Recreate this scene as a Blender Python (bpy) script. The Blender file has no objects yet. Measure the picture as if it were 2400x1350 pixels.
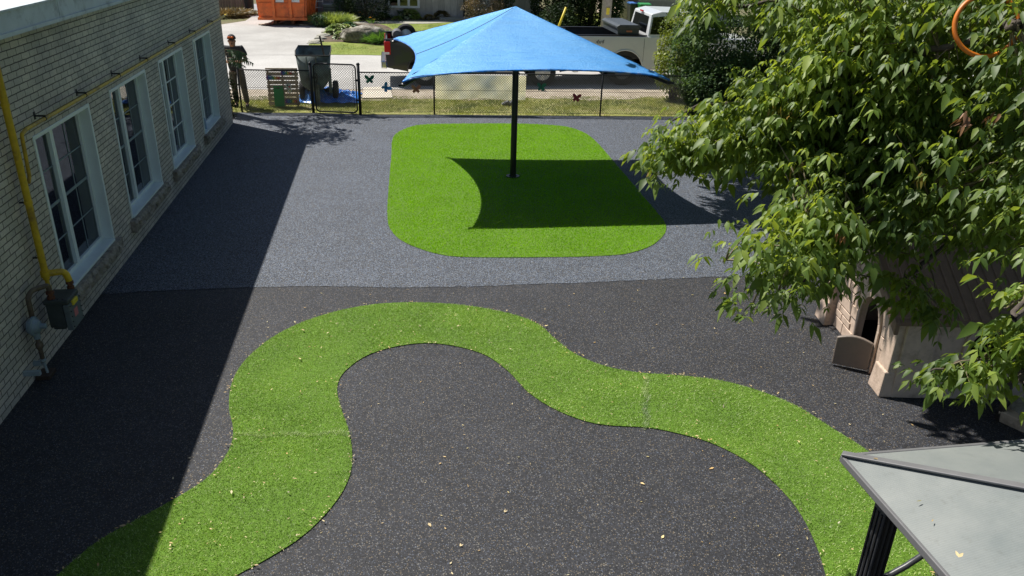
import bpy, bmesh, math, random
import numpy as np
from mathutils import Vector, Matrix
random.seed(7); rng = np.random.default_rng(11)
R = math.radians
SC = bpy.context.scene
COL = SC.collection
# ------------------------------------------------------------------ camera
CAMH = 4.5
FPX = 1862.64                      # focal length in pixels of the 2400 px wide photograph
MR = np.array([[0.98996, -0.13892, 0.02598], [-0.03439, -0.41509, -0.90913], [0.13708, 0.89911, -0.41570]])
cam = bpy.data.cameras.new('camera'); co = bpy.data.objects.new('camera', cam); COL.objects.link(co)
cam.sensor_width = 36; cam.lens = 36 * FPX / 2400; cam.clip_end = 600; cam.clip_start = 0.05
rx, dn, fw = [Vector(r).normalized() for r in MR]
co.matrix_world = Matrix(((rx.x, -dn.x, -fw.x, 0), (rx.y, -dn.y, -fw.y, 0), (rx.z, -dn.z, -fw.z, CAMH), (0, 0, 0, 1)))
SC.camera = co
# ------------------------------------------------------------------ sky, sun, exposure
SUND = Vector((0.476, -0.407, -1.0))             # direction the light travels
elev = math.atan2(1, math.hypot(0.476, 0.407)); azim = math.atan2(-0.476, 0.407)
W = bpy.data.worlds.new('World'); SC.world = W; W.use_nodes = True
nt = W.node_tree; sky = nt.nodes.new('ShaderNodeTexSky'); sky.sky_type = 'NISHITA'; sky.sun_disc = False
sky.sun_elevation = elev; sky.sun_rotation = azim
nt.links.new(sky.outputs[0], nt.nodes['Background'].inputs[0]); nt.nodes['Background'].inputs[1].default_value = 0.057
sl = bpy.data.lights.new('sun', 'SUN'); sl.energy = 5.0; sl.angle = R(0.53); sl.color = (1, 0.955, 0.88)
so = bpy.data.objects.new('sun', sl); COL.objects.link(so); so.rotation_euler = SUND.to_track_quat('-Z', 'Y').to_euler(); so.location = (-5, 10, 20)
SC.view_settings.view_transform = 'Standard'; SC.view_settings.look = 'None'; SC.view_settings.exposure = 0.45; SC.view_settings.gamma = 1
SC.cycles.max_bounces = 6; SC.cycles.transparent_max_bounces = 12
# ------------------------------------------------------------------ helpers: photo ray -> point in the place
def ray(x, y):
    d = MR.T @ np.array([(x - 1200) / FPX, (y - 675) / FPX, 1.0]); return d
def G(x, y, z=0.0):
    d = ray(x, y); t = (z - CAMH) / d[2]; return Vector((t * d[0], t * d[1], z))
def AX(x, y, a, v):
    d = ray(x, y); t = (v - (0, 0, CAMH)[a]) / d[a]; return Vector((t * d[0], t * d[1], CAMH + t * d[2]))
def AD(x, y, dist):
    d = ray(x, y); d = d / np.linalg.norm(d); return Vector((dist * d[0], dist * d[1], CAMH + dist * d[2]))
# ------------------------------------------------------------------ materials
MATS = {}
class NT:
    def __init__(s, name):
        s.m = bpy.data.materials.new(name); s.m.use_nodes = True; s.t = s.m.node_tree
        s.b = s.t.nodes['Principled BSDF']; s.out = s.t.nodes['Material Output']
    def n(s, typ, **k):
        nd = s.t.nodes.new(typ)
        for a, v in k.items():
            if a[0] == '_': nd.inputs[a[1:].replace('_', ' ')].default_value = v
            else: setattr(nd, a, v)
        return nd
    def l(s, a, b): s.t.links.new(a, b)
def ramp(N, src, stops, interp='LINEAR'):
    r = N.n('ShaderNodeValToRGB'); r.color_ramp.interpolation = interp
    el = r.color_ramp.elements
    el[0].position = stops[0][0]; el[0].color = (*stops[0][1], 1)
    el[1].position = stops[-1][0]; el[1].color = (*stops[-1][1], 1)
    for p, c in stops[1:-1]:
        e = el.new(p); e.color = (*c, 1)
    N.l(src, r.inputs[0]); return r
def mix(N, f, a, b, blend='MIX'):
    m = N.n('ShaderNodeMixRGB', blend_type=blend)
    for sck, v in ((m.inputs[0], f), (m.inputs[1], a), (m.inputs[2], b)):
        if hasattr(v, 'is_output') or hasattr(v, 'links'): N.l(v, sck)
        elif isinstance(v, (int, float)): sck.default_value = v
        else: sck.default_value = (*v, 1)
    return m.outputs[0]
def mat(name, col, rough=0.6, metal=0, vary=0.25, scale=6, bump=0.15, bscale=60, stain=None, spec=0.5, detail=6):
    """general painted / plain surface: noise-varied colour, fine bump, optional stain colour"""
    N = NT(name); tc = N.n('ShaderNodeTexCoord')
    n1 = N.n('ShaderNodeTexNoise', _Scale=scale, _Detail=detail, _Roughness=0.6); N.l(tc.outputs['Object'], n1.inputs['Vector'])
    lo = tuple(c * (1 - vary) for c in col); hi = tuple(min(1, c * (1 + vary)) for c in col)
    r = ramp(N, n1.outputs[0], [(0.3, lo), (0.7, hi)]); c = r.outputs[0]
    if stain:
        n2 = N.n('ShaderNodeTexNoise', _Scale=scale * 0.6, _Detail=8, _Roughness=0.7); N.l(tc.outputs['Object'], n2.inputs['Vector'])
        rr = ramp(N, n2.outputs[0], [(0.5, (0, 0, 0)), (0.68, (1, 1, 1))]); c = mix(N, rr.outputs[0], c, stain)
    N.l(c, N.b.inputs['Base Color'])
    n3 = N.n('ShaderNodeTexNoise', _Scale=bscale, _Detail=3); N.l(tc.outputs['Object'], n3.inputs['Vector'])
    rr = N.n('ShaderNodeMapRange'); rr.inputs[3].default_value = max(0, rough - 0.12); rr.inputs[4].default_value = min(1, rough + 0.12)
    N.l(n3.outputs[0], rr.inputs[0]); N.l(rr.outputs[0], N.b.inputs['Roughness'])
    if bump:
        bp = N.n('ShaderNodeBump', _Strength=bump, _Distance=0.01); N.l(n3.outputs[0], bp.inputs['Height']); N.l(bp.outputs[0], N.b.inputs['Normal'])
    N.b.inputs['Metallic'].default_value = metal; N.b.inputs['Specular IOR Level'].default_value = spec
    MATS[name] = N.m; return N.m
def leafmat(name, cols, trans, tcol, rough=0.45, spec=0.5, var=1.0):
    N = NT(name); g = N.n('ShaderNodeNewGeometry')
    r = ramp(N, g.outputs['Random Per Island'], [(i / (len(cols) - 1), c) for i, c in enumerate(cols)])
    tc = N.n('ShaderNodeTexCoord'); n1 = N.n('ShaderNodeTexNoise', _Scale=1.3, _Detail=2); N.l(tc.outputs['Object'], n1.inputs['Vector'])
    mr = ramp(N, n1.outputs[0], [(0.35, (1 - 0.45 * var, 1 - 0.38 * var, 1 - 0.34 * var)), (0.65, (1 + 0.35 * var, 1 + 0.28 * var, 1))])
    c = mix(N, 1.0, r.outputs[0], mr.outputs[0], 'MULTIPLY'); N.l(c, N.b.inputs['Base Color'])
    N.b.inputs['Roughness'].default_value = rough; N.b.inputs['Specular IOR Level'].default_value = spec
    t = N.n('ShaderNodeBsdfTranslucent'); c2 = mix(N, 1.0, mr.outputs[0], tcol, 'MULTIPLY'); N.l(c2, t.inputs[0])
    mx = N.n('ShaderNodeMixShader'); mx.inputs[0].default_value = trans
    N.l(N.b.outputs[0], mx.inputs[1]); N.l(t.outputs[0], mx.inputs[2]); N.l(mx.outputs[0], N.out.inputs[0])
    MATS[name] = N.m; return N.m
def rubber(name, base, specks, amount, spk_scale=130):
    N = NT(name); tc = N.n('ShaderNodeTexCoord')
    v = N.n('ShaderNodeTexVoronoi', _Scale=spk_scale); N.l(tc.outputs['Object'], v.inputs['Vector'])
    sep = N.n('ShaderNodeSeparateColor'); N.l(v.outputs['Color'], sep.inputs[0])
    cr = ramp(N, sep.outputs[0], [(i / max(1, len(specks)), s) for i, s in enumerate(specks)] + [(1, specks[-1])], 'CONSTANT')
    msk = N.n('ShaderNodeMath', operation='LESS_THAN'); N.l(sep.outputs[1], msk.inputs[0]); msk.inputs[1].default_value = amount
    big = N.n('ShaderNodeTexNoise', _Scale=0.9, _Detail=5, _Roughness=0.65); N.l(tc.outputs['Object'], big.inputs['Vector'])
    bc = ramp(N, big.outputs[0], [(0.3, tuple(x * 0.72 for x in base)), (0.7, tuple(x * 1.3 for x in base))])
    v2 = N.n('ShaderNodeTexVoronoi', _Scale=spk_scale * 0.5); N.l(tc.outputs['Object'], v2.inputs['Vector'])
    s2 = N.n('ShaderNodeSeparateColor'); N.l(v2.outputs['Color'], s2.inputs[0])
    gr = ramp(N, s2.outputs[2], [(0, (0.45,) * 3), (1, (1.5,) * 3)])
    c0 = mix(N, 1.0, bc.outputs[0], gr.outputs[0], 'MULTIPLY')
    c = mix(N, msk.outputs[0], c0, cr.outputs[0])
    dn_ = N.n('ShaderNodeTexNoise', _Scale=2.3, _Detail=8, _Roughness=0.75); N.l(tc.outputs['Object'], dn_.inputs['Vector'])
    dm = ramp(N, dn_.outputs[0], [(0.52, (0, 0, 0)), (0.75, (0.35, 0.35, 0.35))])
    c = mix(N, dm.outputs[0], c, tuple(0.5 * b + 0.035 for b in base))
    N.l(c, N.b.inputs['Base Color']); N.b.inputs['Roughness'].default_value = 0.72; N.b.inputs['Specular IOR Level'].default_value = 0.45
    bp = N.n('ShaderNodeBump', _Strength=0.5, _Distance=0.004); N.l(v.outputs['Distance'], bp.inputs['Height']); N.l(bp.outputs[0], N.b.inputs['Normal'])
    MATS[name] = N.m; return N.m
def brickmat(name):
    N = NT(name); tc = N.n('ShaderNodeTexCoord'); g = N.n('ShaderNodeNewGeometry')
    sp = N.n('ShaderNodeSeparateXYZ'); N.l(tc.outputs['Object'], sp.inputs[0])
    sn = N.n('ShaderNodeSeparateXYZ'); N.l(g.outputs['Normal'], sn.inputs[0])
    ab = N.n('ShaderNodeMath', operation='ABSOLUTE'); N.l(sn.outputs[0], ab.inputs[0])
    gt = N.n('ShaderNodeMath', operation='GREATER_THAN'); N.l(ab.outputs[0], gt.inputs[0]); gt.inputs[1].default_value = 0.5
    mx = N.n('ShaderNodeMix'); N.l(gt.outputs[0], mx.inputs[0]); N.l(sp.outputs[0], mx.inputs[2]); N.l(sp.outputs[1], mx.inputs[3])
    cb = N.n('ShaderNodeCombineXYZ'); N.l(mx.outputs[0], cb.inputs[0]); N.l(sp.outputs[2], cb.inputs[1])
    wob = N.n('ShaderNodeTexNoise', _Scale=9, _Detail=2); N.l(tc.outputs['Object'], wob.inputs['Vector'])
    wv = N.n('ShaderNodeVectorMath', operation='MULTIPLY_ADD'); N.l(wob.outputs[1], wv.inputs[0]); wv.inputs[1].default_value = (0.012, 0.010, 0); N.l(cb.outputs[0], wv.inputs[2])
    b = N.n('ShaderNodeTexBrick', offset=0.5); b.inputs['Scale'].default_value = 1
    b.inputs['Brick Width'].default_value = 0.205; b.inputs['Row Height'].default_value = 0.0715; b.inputs['Mortar Size'].default_value = 0.0056
    b.inputs['Mortar Smooth'].default_value = 0.25; b.inputs['Bias'].default_value = -0.1
    b.inputs['Color1'].default_value = (0.66, 0.61, 0.53, 1); b.inputs['Color2'].default_value = (0.50, 0.47, 0.41, 1); b.inputs['Mortar'].default_value = (0.11, 0.10, 0.09, 1)
    N.l(wv.outputs[0], b.inputs['Vector'])
    n2 = N.n('ShaderNodeTexNoise', _Scale=1.4, _Detail=7, _Roughness=0.7); N.l(tc.outputs['Object'], n2.inputs['Vector'])
    r2 = ramp(N, n2.outputs[0], [(0.3, (0.68, 0.68, 0.70)), (0.7, (1.14, 1.12, 1.07))])
    n3 = N.n('ShaderNodeTexNoise', _Scale=70, _Detail=4); N.l(tc.outputs['Object'], n3.inputs['Vector'])
    r3 = ramp(N, n3.outputs[0], [(0.3, (0.8,) * 3), (0.7, (1.15,) * 3)])
    c = mix(N, 1.0, mix(N, 1.0, b.outputs[0], r2.outputs[0], 'MULTIPLY'), r3.outputs[0], 'MULTIPLY')
    N.l(c, N.b.inputs['Base Color']); N.b.inputs['Roughness'].default_value = 0.85
    hh = N.n('ShaderNodeMath', operation='MULTIPLY_ADD'); N.l(n3.outputs[0], hh.inputs[0]); hh.inputs[1].default_value = 0.35
    iv = N.n('ShaderNodeMath', operation='SUBTRACT'); iv.inputs[0].default_value = 1; N.l(b.outputs['Fac'], iv.inputs[1]); N.l(iv.outputs[0], hh.inputs[2])
    bp = N.n('ShaderNodeBump', _Strength=0.9, _Distance=0.008); N.l(hh.outputs[0], bp.inputs['Height']); N.l(bp.outputs[0], N.b.inputs['Normal'])
    MATS[name] = N.m; return N.m
def plankmat(name, col, axis, width, dark=0.35, rough=0.8, gap=0.06):
    """boards running vertically (or any way): stripes along 'axis' with a dark joint; the grain is stretched"""
    N = NT(name); tc = N.n('ShaderNodeTexCoord'); sp = N.n('ShaderNodeSeparateXYZ'); N.l(tc.outputs['Object'], sp.inputs[0])
    d = N.n('ShaderNodeMath', operation='DIVIDE'); N.l(sp.outputs[axis], d.inputs[0]); d.inputs[1].default_value = width
    fr = N.n('ShaderNodeMath', operation='FRACT'); N.l(d.outputs[0], fr.inputs[0])
    fl = N.n('ShaderNodeMath', operation='FLOOR'); N.l(d.outputs[0], fl.inputs[0])
    wn = N.n('ShaderNodeTexWhiteNoise', noise_dimensions='1D'); N.l(fl.outputs[0], wn.inputs['W'])
    j = N.n('ShaderNodeMath', operation='LESS_THAN'); N.l(fr.outputs[0], j.inputs[0]); j.inputs[1].default_value = gap
    cr = ramp(N, wn.outputs[0], [(0, tuple(c * 0.8 for c in col)), (1, tuple(c * 1.15 for c in col))])
    mp = N.n('ShaderNodeMapping'); s = [40, 40, 3]; mp.inputs['Scale'].default_value = s; N.l(tc.outputs['Object'], mp.inputs[0])
    gn = N.n('ShaderNodeTexNoise', _Scale=1, _Detail=5); N.l(mp.outputs[0], gn.inputs['Vector'])
    gr = ramp(N, gn.outputs[0], [(0.3, (0.7,) * 3), (0.7, (1.2,) * 3)])
    c = mix(N, 1.0, cr.outputs[0], gr.outputs[0], 'MULTIPLY'); c = mix(N, j.outputs[0], c, tuple(x * dark for x in col))
    N.l(c, N.b.inputs['Base Color']); N.b.inputs['Roughness'].default_value = rough
    MATS[name] = N.m; return N.m
def patchmat(name, cols, scale=0.8, fine=40, rough=0.9, bump=0.5, bd=0.02):
    """ground: several colours in noise patches, times fine grain"""
    N = NT(name); tc = N.n('ShaderNodeTexCoord')
    n1 = N.n('ShaderNodeTexNoise', _Scale=scale, _Detail=9, _Roughness=0.68); N.l(tc.outputs['Object'], n1.inputs['Vector'])
    k = len(cols); r = ramp(N, n1.outputs[0], [(0.32 + 0.36 * i / (k - 1), c) for i, c in enumerate(cols)])
    n2 = N.n('ShaderNodeTexNoise', _Scale=fine, _Detail=4, _Roughness=0.7); N.l(tc.outputs['Object'], n2.inputs['Vector'])
    r2 = ramp(N, n2.outputs[0], [(0.3, (0.65,) * 3), (0.7, (1.3,) * 3)])
    N.l(mix(N, 1.0, r.outputs[0], r2.outputs[0], 'MULTIPLY'), N.b.inputs['Base Color']); N.b.inputs['Roughness'].default_value = rough
    N.b.inputs['Specular IOR Level'].default_value = 0.25
    bp = N.n('ShaderNodeBump', _Strength=bump, _Distance=bd); N.l(n2.outputs[0], bp.inputs['Height']); N.l(bp.outputs[0], N.b.inputs['Normal'])
    MATS[name] = N.m; return N.m
def glassmat(name, tint, trans=0.6, rough=0.03):
    N = NT(name); t = N.n('ShaderNodeBsdfTransparent'); t.inputs[0].default_value = (*tint, 1)
    gl = N.n('ShaderNodeBsdfGlossy'); gl.inputs['Roughness'].default_value = rough; gl.inputs[0].default_value = (0.9, 0.95, 1, 1)
    fr = N.n('ShaderNodeFresnel'); fr.inputs[0].default_value = 1.5
    ad = N.n('ShaderNodeMath', operation='ADD'); N.l(fr.outputs[0], ad.inputs[0]); ad.inputs[1].default_value = 0.03
    mx = N.n('ShaderNodeMixShader'); N.l(ad.outputs[0], mx.inputs[0]); N.l(t.outputs[0], mx.inputs[1]); N.l(gl.outputs[0], mx.inputs[2]); N.l(mx.outputs[0], N.out.inputs[0])
    MATS[name] = N.m; return N.m
def sailmat():
    N = NT('sail'); tc = N.n('ShaderNodeTexCoord'); n = N.n('ShaderNodeTexNoise', _Scale=26, _Detail=6, _Roughness=0.85); N.l(tc.outputs['Object'], n.inputs['Vector'])
    r = ramp(N, n.outputs[0], [(0.3, (0.016, 0.165, 0.56)), (0.7, (0.04, 0.28, 0.74))]); N.l(r.outputs[0], N.b.inputs['Base Color'])
    N.b.inputs['Roughness'].default_value = 0.52; N.b.inputs['Specular IOR Level'].default_value = 1.0; N.b.inputs['IOR'].default_value = 1.95; N.b.inputs['Specular Tint'].default_value = (0.5, 0.85, 1, 1)
    
    bp = N.n('ShaderNodeBump', _Strength=0.9, _Distance=0.012); N.l(n.outputs[0], bp.inputs['Height'])
    mp = N.n('ShaderNodeMapping'); mp.inputs['Scale'].default_value = (0.5, 2.6, 1.5); mp.inputs['Rotation'].default_value = (0, 0, 0.25); N.l(tc.outputs['Object'], mp.inputs[0])
    n2 = N.n('ShaderNodeTexNoise', _Scale=1.6, _Detail=3); N.l(mp.outputs[0], n2.inputs['Vector'])
    bp2 = N.n('ShaderNodeBump', _Strength=0.5, _Distance=0.08); N.l(n2.outputs[0], bp2.inputs['Height']); N.l(bp.outputs[0], bp2.inputs['Normal']); N.l(bp2.outputs[0], N.b.inputs['Normal'])
    t = N.n('ShaderNodeBsdfTranslucent'); t.inputs[0].default_value = (0.05, 0.25, 0.75, 1)
    mx = N.n('ShaderNodeMixShader'); mx.inputs[0].default_value = 0.12; N.l(N.b.outputs[0], mx.inputs[1]); N.l(t.outputs[0], mx.inputs[2]); N.l(mx.outputs[0], N.out.inputs[0])
    MATS['sail'] = N.m
rubber('rubber_far', (0.042, 0.051, 0.070), [(0.22, 0.255, 0.31), (0.15, 0.18, 0.24), (0.008, 0.008, 0.012), (0.13, 0.115, 0.09), (0.012, 0.015, 0.024)], 0.5)
rubber('rubber_near', (0.021, 0.022, 0.027), [(0.14, 0.11, 0.07), (0.008, 0.008, 0.01), (0.08, 0.095, 0.13), (0.012, 0.013, 0.02), (0.15, 0.145, 0.135), (0.01, 0.01, 0.012), (0.02, 0.02, 0.025)], 0.24)
brickmat('brick'); sailmat()
mat('fascia', (0.55, 0.61, 0.62), 0.5, stain=(0.16, 0.18, 0.17), vary=0.1, scale=3)
mat('roofing', (0.8, 0.8, 0.78), 0.8, vary=0.15, scale=2)
mat('vinyl', (0.72, 0.80, 0.79), 0.4, vary=0.04, bump=0.02)
mat('vinyl_dark', (0.045, 0.05, 0.055), 0.5, vary=0.1)
mat('stone', (0.30, 0.265, 0.21), 0.9, vary=0.35, scale=18, bump=1, bscale=35, stain=(0.09, 0.08, 0.065))
mat('curtain', (0.075, 0.078, 0.085), 0.9, vary=0.25, scale=9); mat('curtain_light', (0.85, 0.9, 0.92), 0.9, vary=0.1)
mat('room', (0.05, 0.05, 0.055), 0.9)
glassmat('glass', (0.34, 0.37, 0.40)); glassmat('car_glass', (0.06, 0.07, 0.08), rough=0.02)
mat('yellow', (0.60, 0.40, 0.015), 0.45, vary=0.2, scale=9, bump=0.1, stain=(0.26, 0.16, 0.03))
mat('black', (0.012, 0.012, 0.013), 0.4, vary=0.15, bump=0.05)
mat('bracket', (0.02, 0.02, 0.02), 0.6)
mat('meter', (0.13, 0.16, 0.165), 0.5, vary=0.15, stain=(0.09, 0.085, 0.07)); mat('meter_dark', (0.05, 0.06, 0.055), 0.6, vary=0.3)
mat('meter_plate', (0.20, 0.26, 0.29), 0.5, vary=0.1)
mat('rust_pipe', (0.12, 0.09, 0.06), 0.7, vary=0.4, scale=20); mat('rust', (0.12, 0.045, 0.02), 0.8, vary=0.4, scale=30)
mat('pale_metal', (0.3, 0.36, 0.37), 0.45, vary=0.2)
mat('wire', (0.018, 0.018, 0.018), 0.5)
mat('turf_base', (0.09, 0.18, 0.012), 0.9, vary=0.3, scale=30, bump=0.6, bscale=200)
patchmat('asphalt_road', [(0.37, 0.36, 0.345), (0.44, 0.43, 0.41), (0.50, 0.49, 0.47)], 0.35, 60, bump=0.2, bd=0.005)
patchmat('driveway', [(0.33, 0.32, 0.305), (0.39, 0.38, 0.36), (0.46, 0.45, 0.43)], 0.5, 50, bump=0.2, bd=0.005)
patchmat('sand', [(0.30, 0.25, 0.19), (0.42, 0.36, 0.28), (0.50, 0.44, 0.36)], 1.4, 30)
patchmat('verge', [(0.20, 0.21, 0.06), (0.25, 0.25, 0.08), (0.34, 0.28, 0.15)], 1.6, 30)
patchmat('lawn', [(0.15, 0.20, 0.04), (0.20, 0.25, 0.05), (0.26, 0.26, 0.09)], 0.9, 30)
patchmat('soil', [(0.07, 0.05, 0.035), (0.12, 0.09, 0.065), (0.17, 0.13, 0.10)], 2, 40)
patchmat('gravel', [(0.22, 0.23, 0.25), (0.33, 0.33, 0.35), (0.42, 0.42, 0.43)], 3, 60)
patchmat('flagstone', [(0.28, 0.27, 0.23), (0.36, 0.35, 0.30), (0.42, 0.40, 0.33)], 1.5, 30)
patchmat('rock', [(0.07, 0.065, 0.05), (0.22, 0.20, 0.16), (0.50, 0.48, 0.42)], 2.6, 14, bump=1, bd=0.05)
patchmat('earth', [(0.10, 0.13, 0.04), (0.14, 0.13, 0.07), (0.18, 0.16, 0.09)], 0.3, 20)
mat('bark', (0.075, 0.06, 0.048), 0.9, vary=0.4, scale=15, bump=1, bscale=40)
mat('twig', (0.17, 0.14, 0.085), 0.8, vary=0.3, scale=20)
mat('pole_wood', (0.30, 0.28, 0.24), 0.85, vary=0.2, scale=14, bump=0.6, bscale=50)
mat('pallet', (0.50, 0.39, 0.29), 0.8, vary=0.25, scale=8, stain=(0.2, 0.15, 0.10))
mat('shovel_wood', (0.05, 0.032, 0.022), 0.6)
mat('tan_plastic', (0.58, 0.45, 0.36), 0.55, vary=0.1, scale=9, bump=0.25, bscale=45, stain=(0.38, 0.29, 0.22))
mat('brown_plastic', (0.20, 0.13, 0.09), 0.6, vary=0.15, scale=9, bump=0.3); mat('door_plastic', (0.20, 0.165, 0.14), 0.5, vary=0.1)
mat('gazebo_frame', (0.05, 0.053, 0.06), 0.38, vary=0.12, bump=0.03)
mat('trim_grey', (0.15, 0.15, 0.155), 0.4, vary=0.12, bump=0.03)
mat('orange_steel', (0.80, 0.17, 0.03), 0.5, vary=0.15, scale=3, stain=(0.36, 0.07, 0.02))
mat('paper', (0.7, 0.72, 0.72), 0.6, vary=0.03); mat('tarp', (0.03, 0.20, 0.70), 0.3, vary=0.5, scale=14, bump=0.1, stain=(0.35, 0.5, 0.75))
mat('hopper', (0.15, 0.19, 0.185), 0.5, vary=0.3, scale=5, stain=(0.055, 0.05, 0.04)); mat('rim_black', (0.02, 0.02, 0.02), 0.7)
mat('tyre', (0.018, 0.018, 0.019), 0.8, vary=0.2); mat('chrome', (0.65, 0.66, 0.67), 0.12, 1, vary=0.05, bump=0); mat('alloy', (0.72, 0.73, 0.74), 0.3, 0.35, vary=0.05, bump=0)
def carpaint(name, col, coat=0.8):
    m = mat(name, col, 0.35, 0.15, vary=0.03, bump=0); m.node_tree.nodes['Principled BSDF'].inputs['Coat Weight'].default_value = coat
carpaint('paint_dark', (0.028, 0.026, 0.026)); carpaint('paint_white', (0.72, 0.74, 0.75)); mat('bed_liner', (0.03, 0.032, 0.035), 0.7); mat('toolbox', (0.055, 0.065, 0.075), 0.45)
mat('red_lens', (0.5, 0.012, 0.012), 0.2, vary=0.05, bump=0); mat('clear_lens', (0.7, 0.7, 0.7), 0.15, vary=0.05, bump=0)
plankmat('siding', (0.50, 0.46, 0.42), 0, 0.32, 0.55, 0.7, 0.05); plankmat('fence_boards', (0.27, 0.225, 0.18), 0, 0.14, 0.3); plankmat('garage_panel', (0.42, 0.39, 0.34), 2, 0.5, 0.7, 0.6, 0.04)
mat('stucco', (0.62, 0.52, 0.43), 0.9); mat('bin_black', (0.025, 0.028, 0.032), 0.5); mat('bin_green', (0.03, 0.24, 0.08), 0.5); mat('lid_blue', (0.05, 0.15, 0.42), 0.5)
mat('white_paint', (0.75, 0.76, 0.76), 0.5, vary=0.03); mat('ac', (0.12, 0.17, 0.17), 0.5)
leafmat('banner', [(0.7, 0.69, 0.6), (0.7, 0.69, 0.6)], 0.6, (0.85, 0.84, 0.74)); mat('board', (0.62, 0.56, 0.46), 0.8, vary=0.05)
mat('grey_rag', (0.16, 0.16, 0.17), 0.9, vary=0.4, scale=12); mat('skin', (0.45, 0.24, 0.16), 0.55, vary=0.08, bump=0.05); mat('tshirt', (0.035, 0.038, 0.043), 0.9, vary=0.15)
mat('trousers', (0.10, 0.087, 0.076), 0.9, vary=0.15); mat('hair', (0.025, 0.018, 0.014), 0.8); mat('cap', (0.02, 0.02, 0.022), 0.8); mat('goggle', (0.75, 0.14, 0.01), 0.15, vary=0.2, bump=0); mat('shoe', (0.06, 0.055, 0.05), 0.8)
mat('hoop', (0.62, 0.17, 0.015), 0.4, vary=0.08, bump=0); mat('water_bottle', (0.30, 0.42, 0.55), 0.15, vary=0.1, bump=0); mat('litter', (0.42, 0.31, 0.17), 0.8, vary=0.4, scale=3)
for nm, c in (('c_red', (0.55, 0.03, 0.03)), ('c_orange', (0.7, 0.22, 0.02)), ('c_yellow', (0.7, 0.55, 0.03)), ('c_green', (0.03, 0.34, 0.09)), ('c_blue', (0.02, 0.14, 0.50)), ('c_purple', (0.2, 0.05, 0.35)), ('c_white', (0.7, 0.72, 0.72)), ('c_teal', (0.01, 0.14, 0.10)), ('c_darkred', (0.28, 0.015, 0.03)), ('c_rust', (0.42, 0.16, 0.09)), ('c_board', (0.015, 0.30, 0.08)), ('c_lightblue', (0.02, 0.2, 0.45)), ('c_flower', (0.85, 0.4, 0.05)), ('c_pink', (0.6, 0.2, 0.2))): mat(nm, c, 0.45, vary=0.08, bump=0)
leafmat('maple_leaf', [(0.036, 0.074, 0.016), (0.07, 0.126, 0.024), (0.112, 0.18, 0.036), (0.20, 0.265, 0.06)], 0.35, (0.42, 0.54, 0.055), 0.5, 0.4)
leafmat('lilac_leaf', [(0.028, 0.062, 0.024), (0.045, 0.09, 0.034), (0.075, 0.12, 0.045)], 0.25, (0.16, 0.28, 0.05), 0.6, 0.3)
leafmat('yellow_leaf', [(0.13, 0.17, 0.02), (0.18, 0.22, 0.025), (0.12, 0.18, 0.03)], 0.35, (0.35, 0.42, 0.04))
leafmat('cedar_leaf', [(0.012, 0.025, 0.010), (0.02, 0.042, 0.014), (0.03, 0.05, 0.018)], 0.1, (0.05, 0.09, 0.02), 0.7, 0.2)
leafmat('sumac_leaf', [(0.012, 0.05, 0.02), (0.02, 0.075, 0.03), (0.03, 0.09, 0.03)], 0.25, (0.08, 0.2, 0.04))
leafmat('hosta_leaf', [(0.16, 0.25, 0.06), (0.26, 0.34, 0.10), (0.5, 0.5, 0.34)], 0.2, (0.3, 0.4, 0.1)); leafmat('hosta_dark', [(0.03, 0.08, 0.04), (0.06, 0.12, 0.06), (0.05, 0.10, 0.05)], 0.2, (0.1, 0.25, 0.08))
leafmat('reed_leaf', [(0.20, 0.27, 0.05), (0.28, 0.34, 0.08), (0.13, 0.2, 0.04)], 0.3, (0.4, 0.5, 0.1)); leafmat('grassy_leaf', [(0.08, 0.17, 0.03), (0.11, 0.24, 0.04), (0.06, 0.14, 0.02)], 0.3, (0.2, 0.4, 0.05))
leafmat('dry_leaf', [(0.20, 0.15, 0.07), (0.14, 0.12, 0.04), (0.26, 0.2, 0.1)], 0.2, (0.3, 0.2, 0.08)); leafmat('smoke_leaf', [(0.24, 0.17, 0.11), (0.18, 0.13, 0.08), (0.12, 0.12, 0.05)], 0.2, (0.3, 0.2, 0.1))
leafmat('turf_blade', [(0.09, 0.19, 0.016), (0.16, 0.30, 0.03), (0.24, 0.40, 0.06), (0.36, 0.48, 0.13), (0.68, 0.76, 0.42)], 0.3, (0.38, 0.60, 0.08), 0.5, 0.4, 0.5)
leafmat('turf_seam_blade', [(0.25, 0.42, 0.08), (0.5, 0.6, 0.3), (0.62, 0.7, 0.42)], 0.3, (0.4, 0.6, 0.15))
leafmat('turf_blade_bright', [(0.13, 0.32, 0.001), (0.20, 0.44, 0.002), (0.28, 0.54, 0.004)], 0.3, (0.42, 0.8, 0.004), 0.55, 0.3, 0.2)
leafmat('lawn_blade', [(0.20, 0.24, 0.05), (0.26, 0.32, 0.07), (0.42, 0.37, 0.18), (0.28, 0.34, 0.08)], 0.25, (0.35, 0.42, 0.1)); leafmat('seed', [(0.28, 0.26, 0.05), (0.34, 0.22, 0.05), (0.2, 0.22, 0.05)], 0.3, (0.5, 0.4, 0.08)); leafmat('dead_leaf', [(0.28, 0.13, 0.06), (0.36, 0.18, 0.09), (0.2, 0.1, 0.05)], 0.2, (0.4, 0.18, 0.06))
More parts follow.
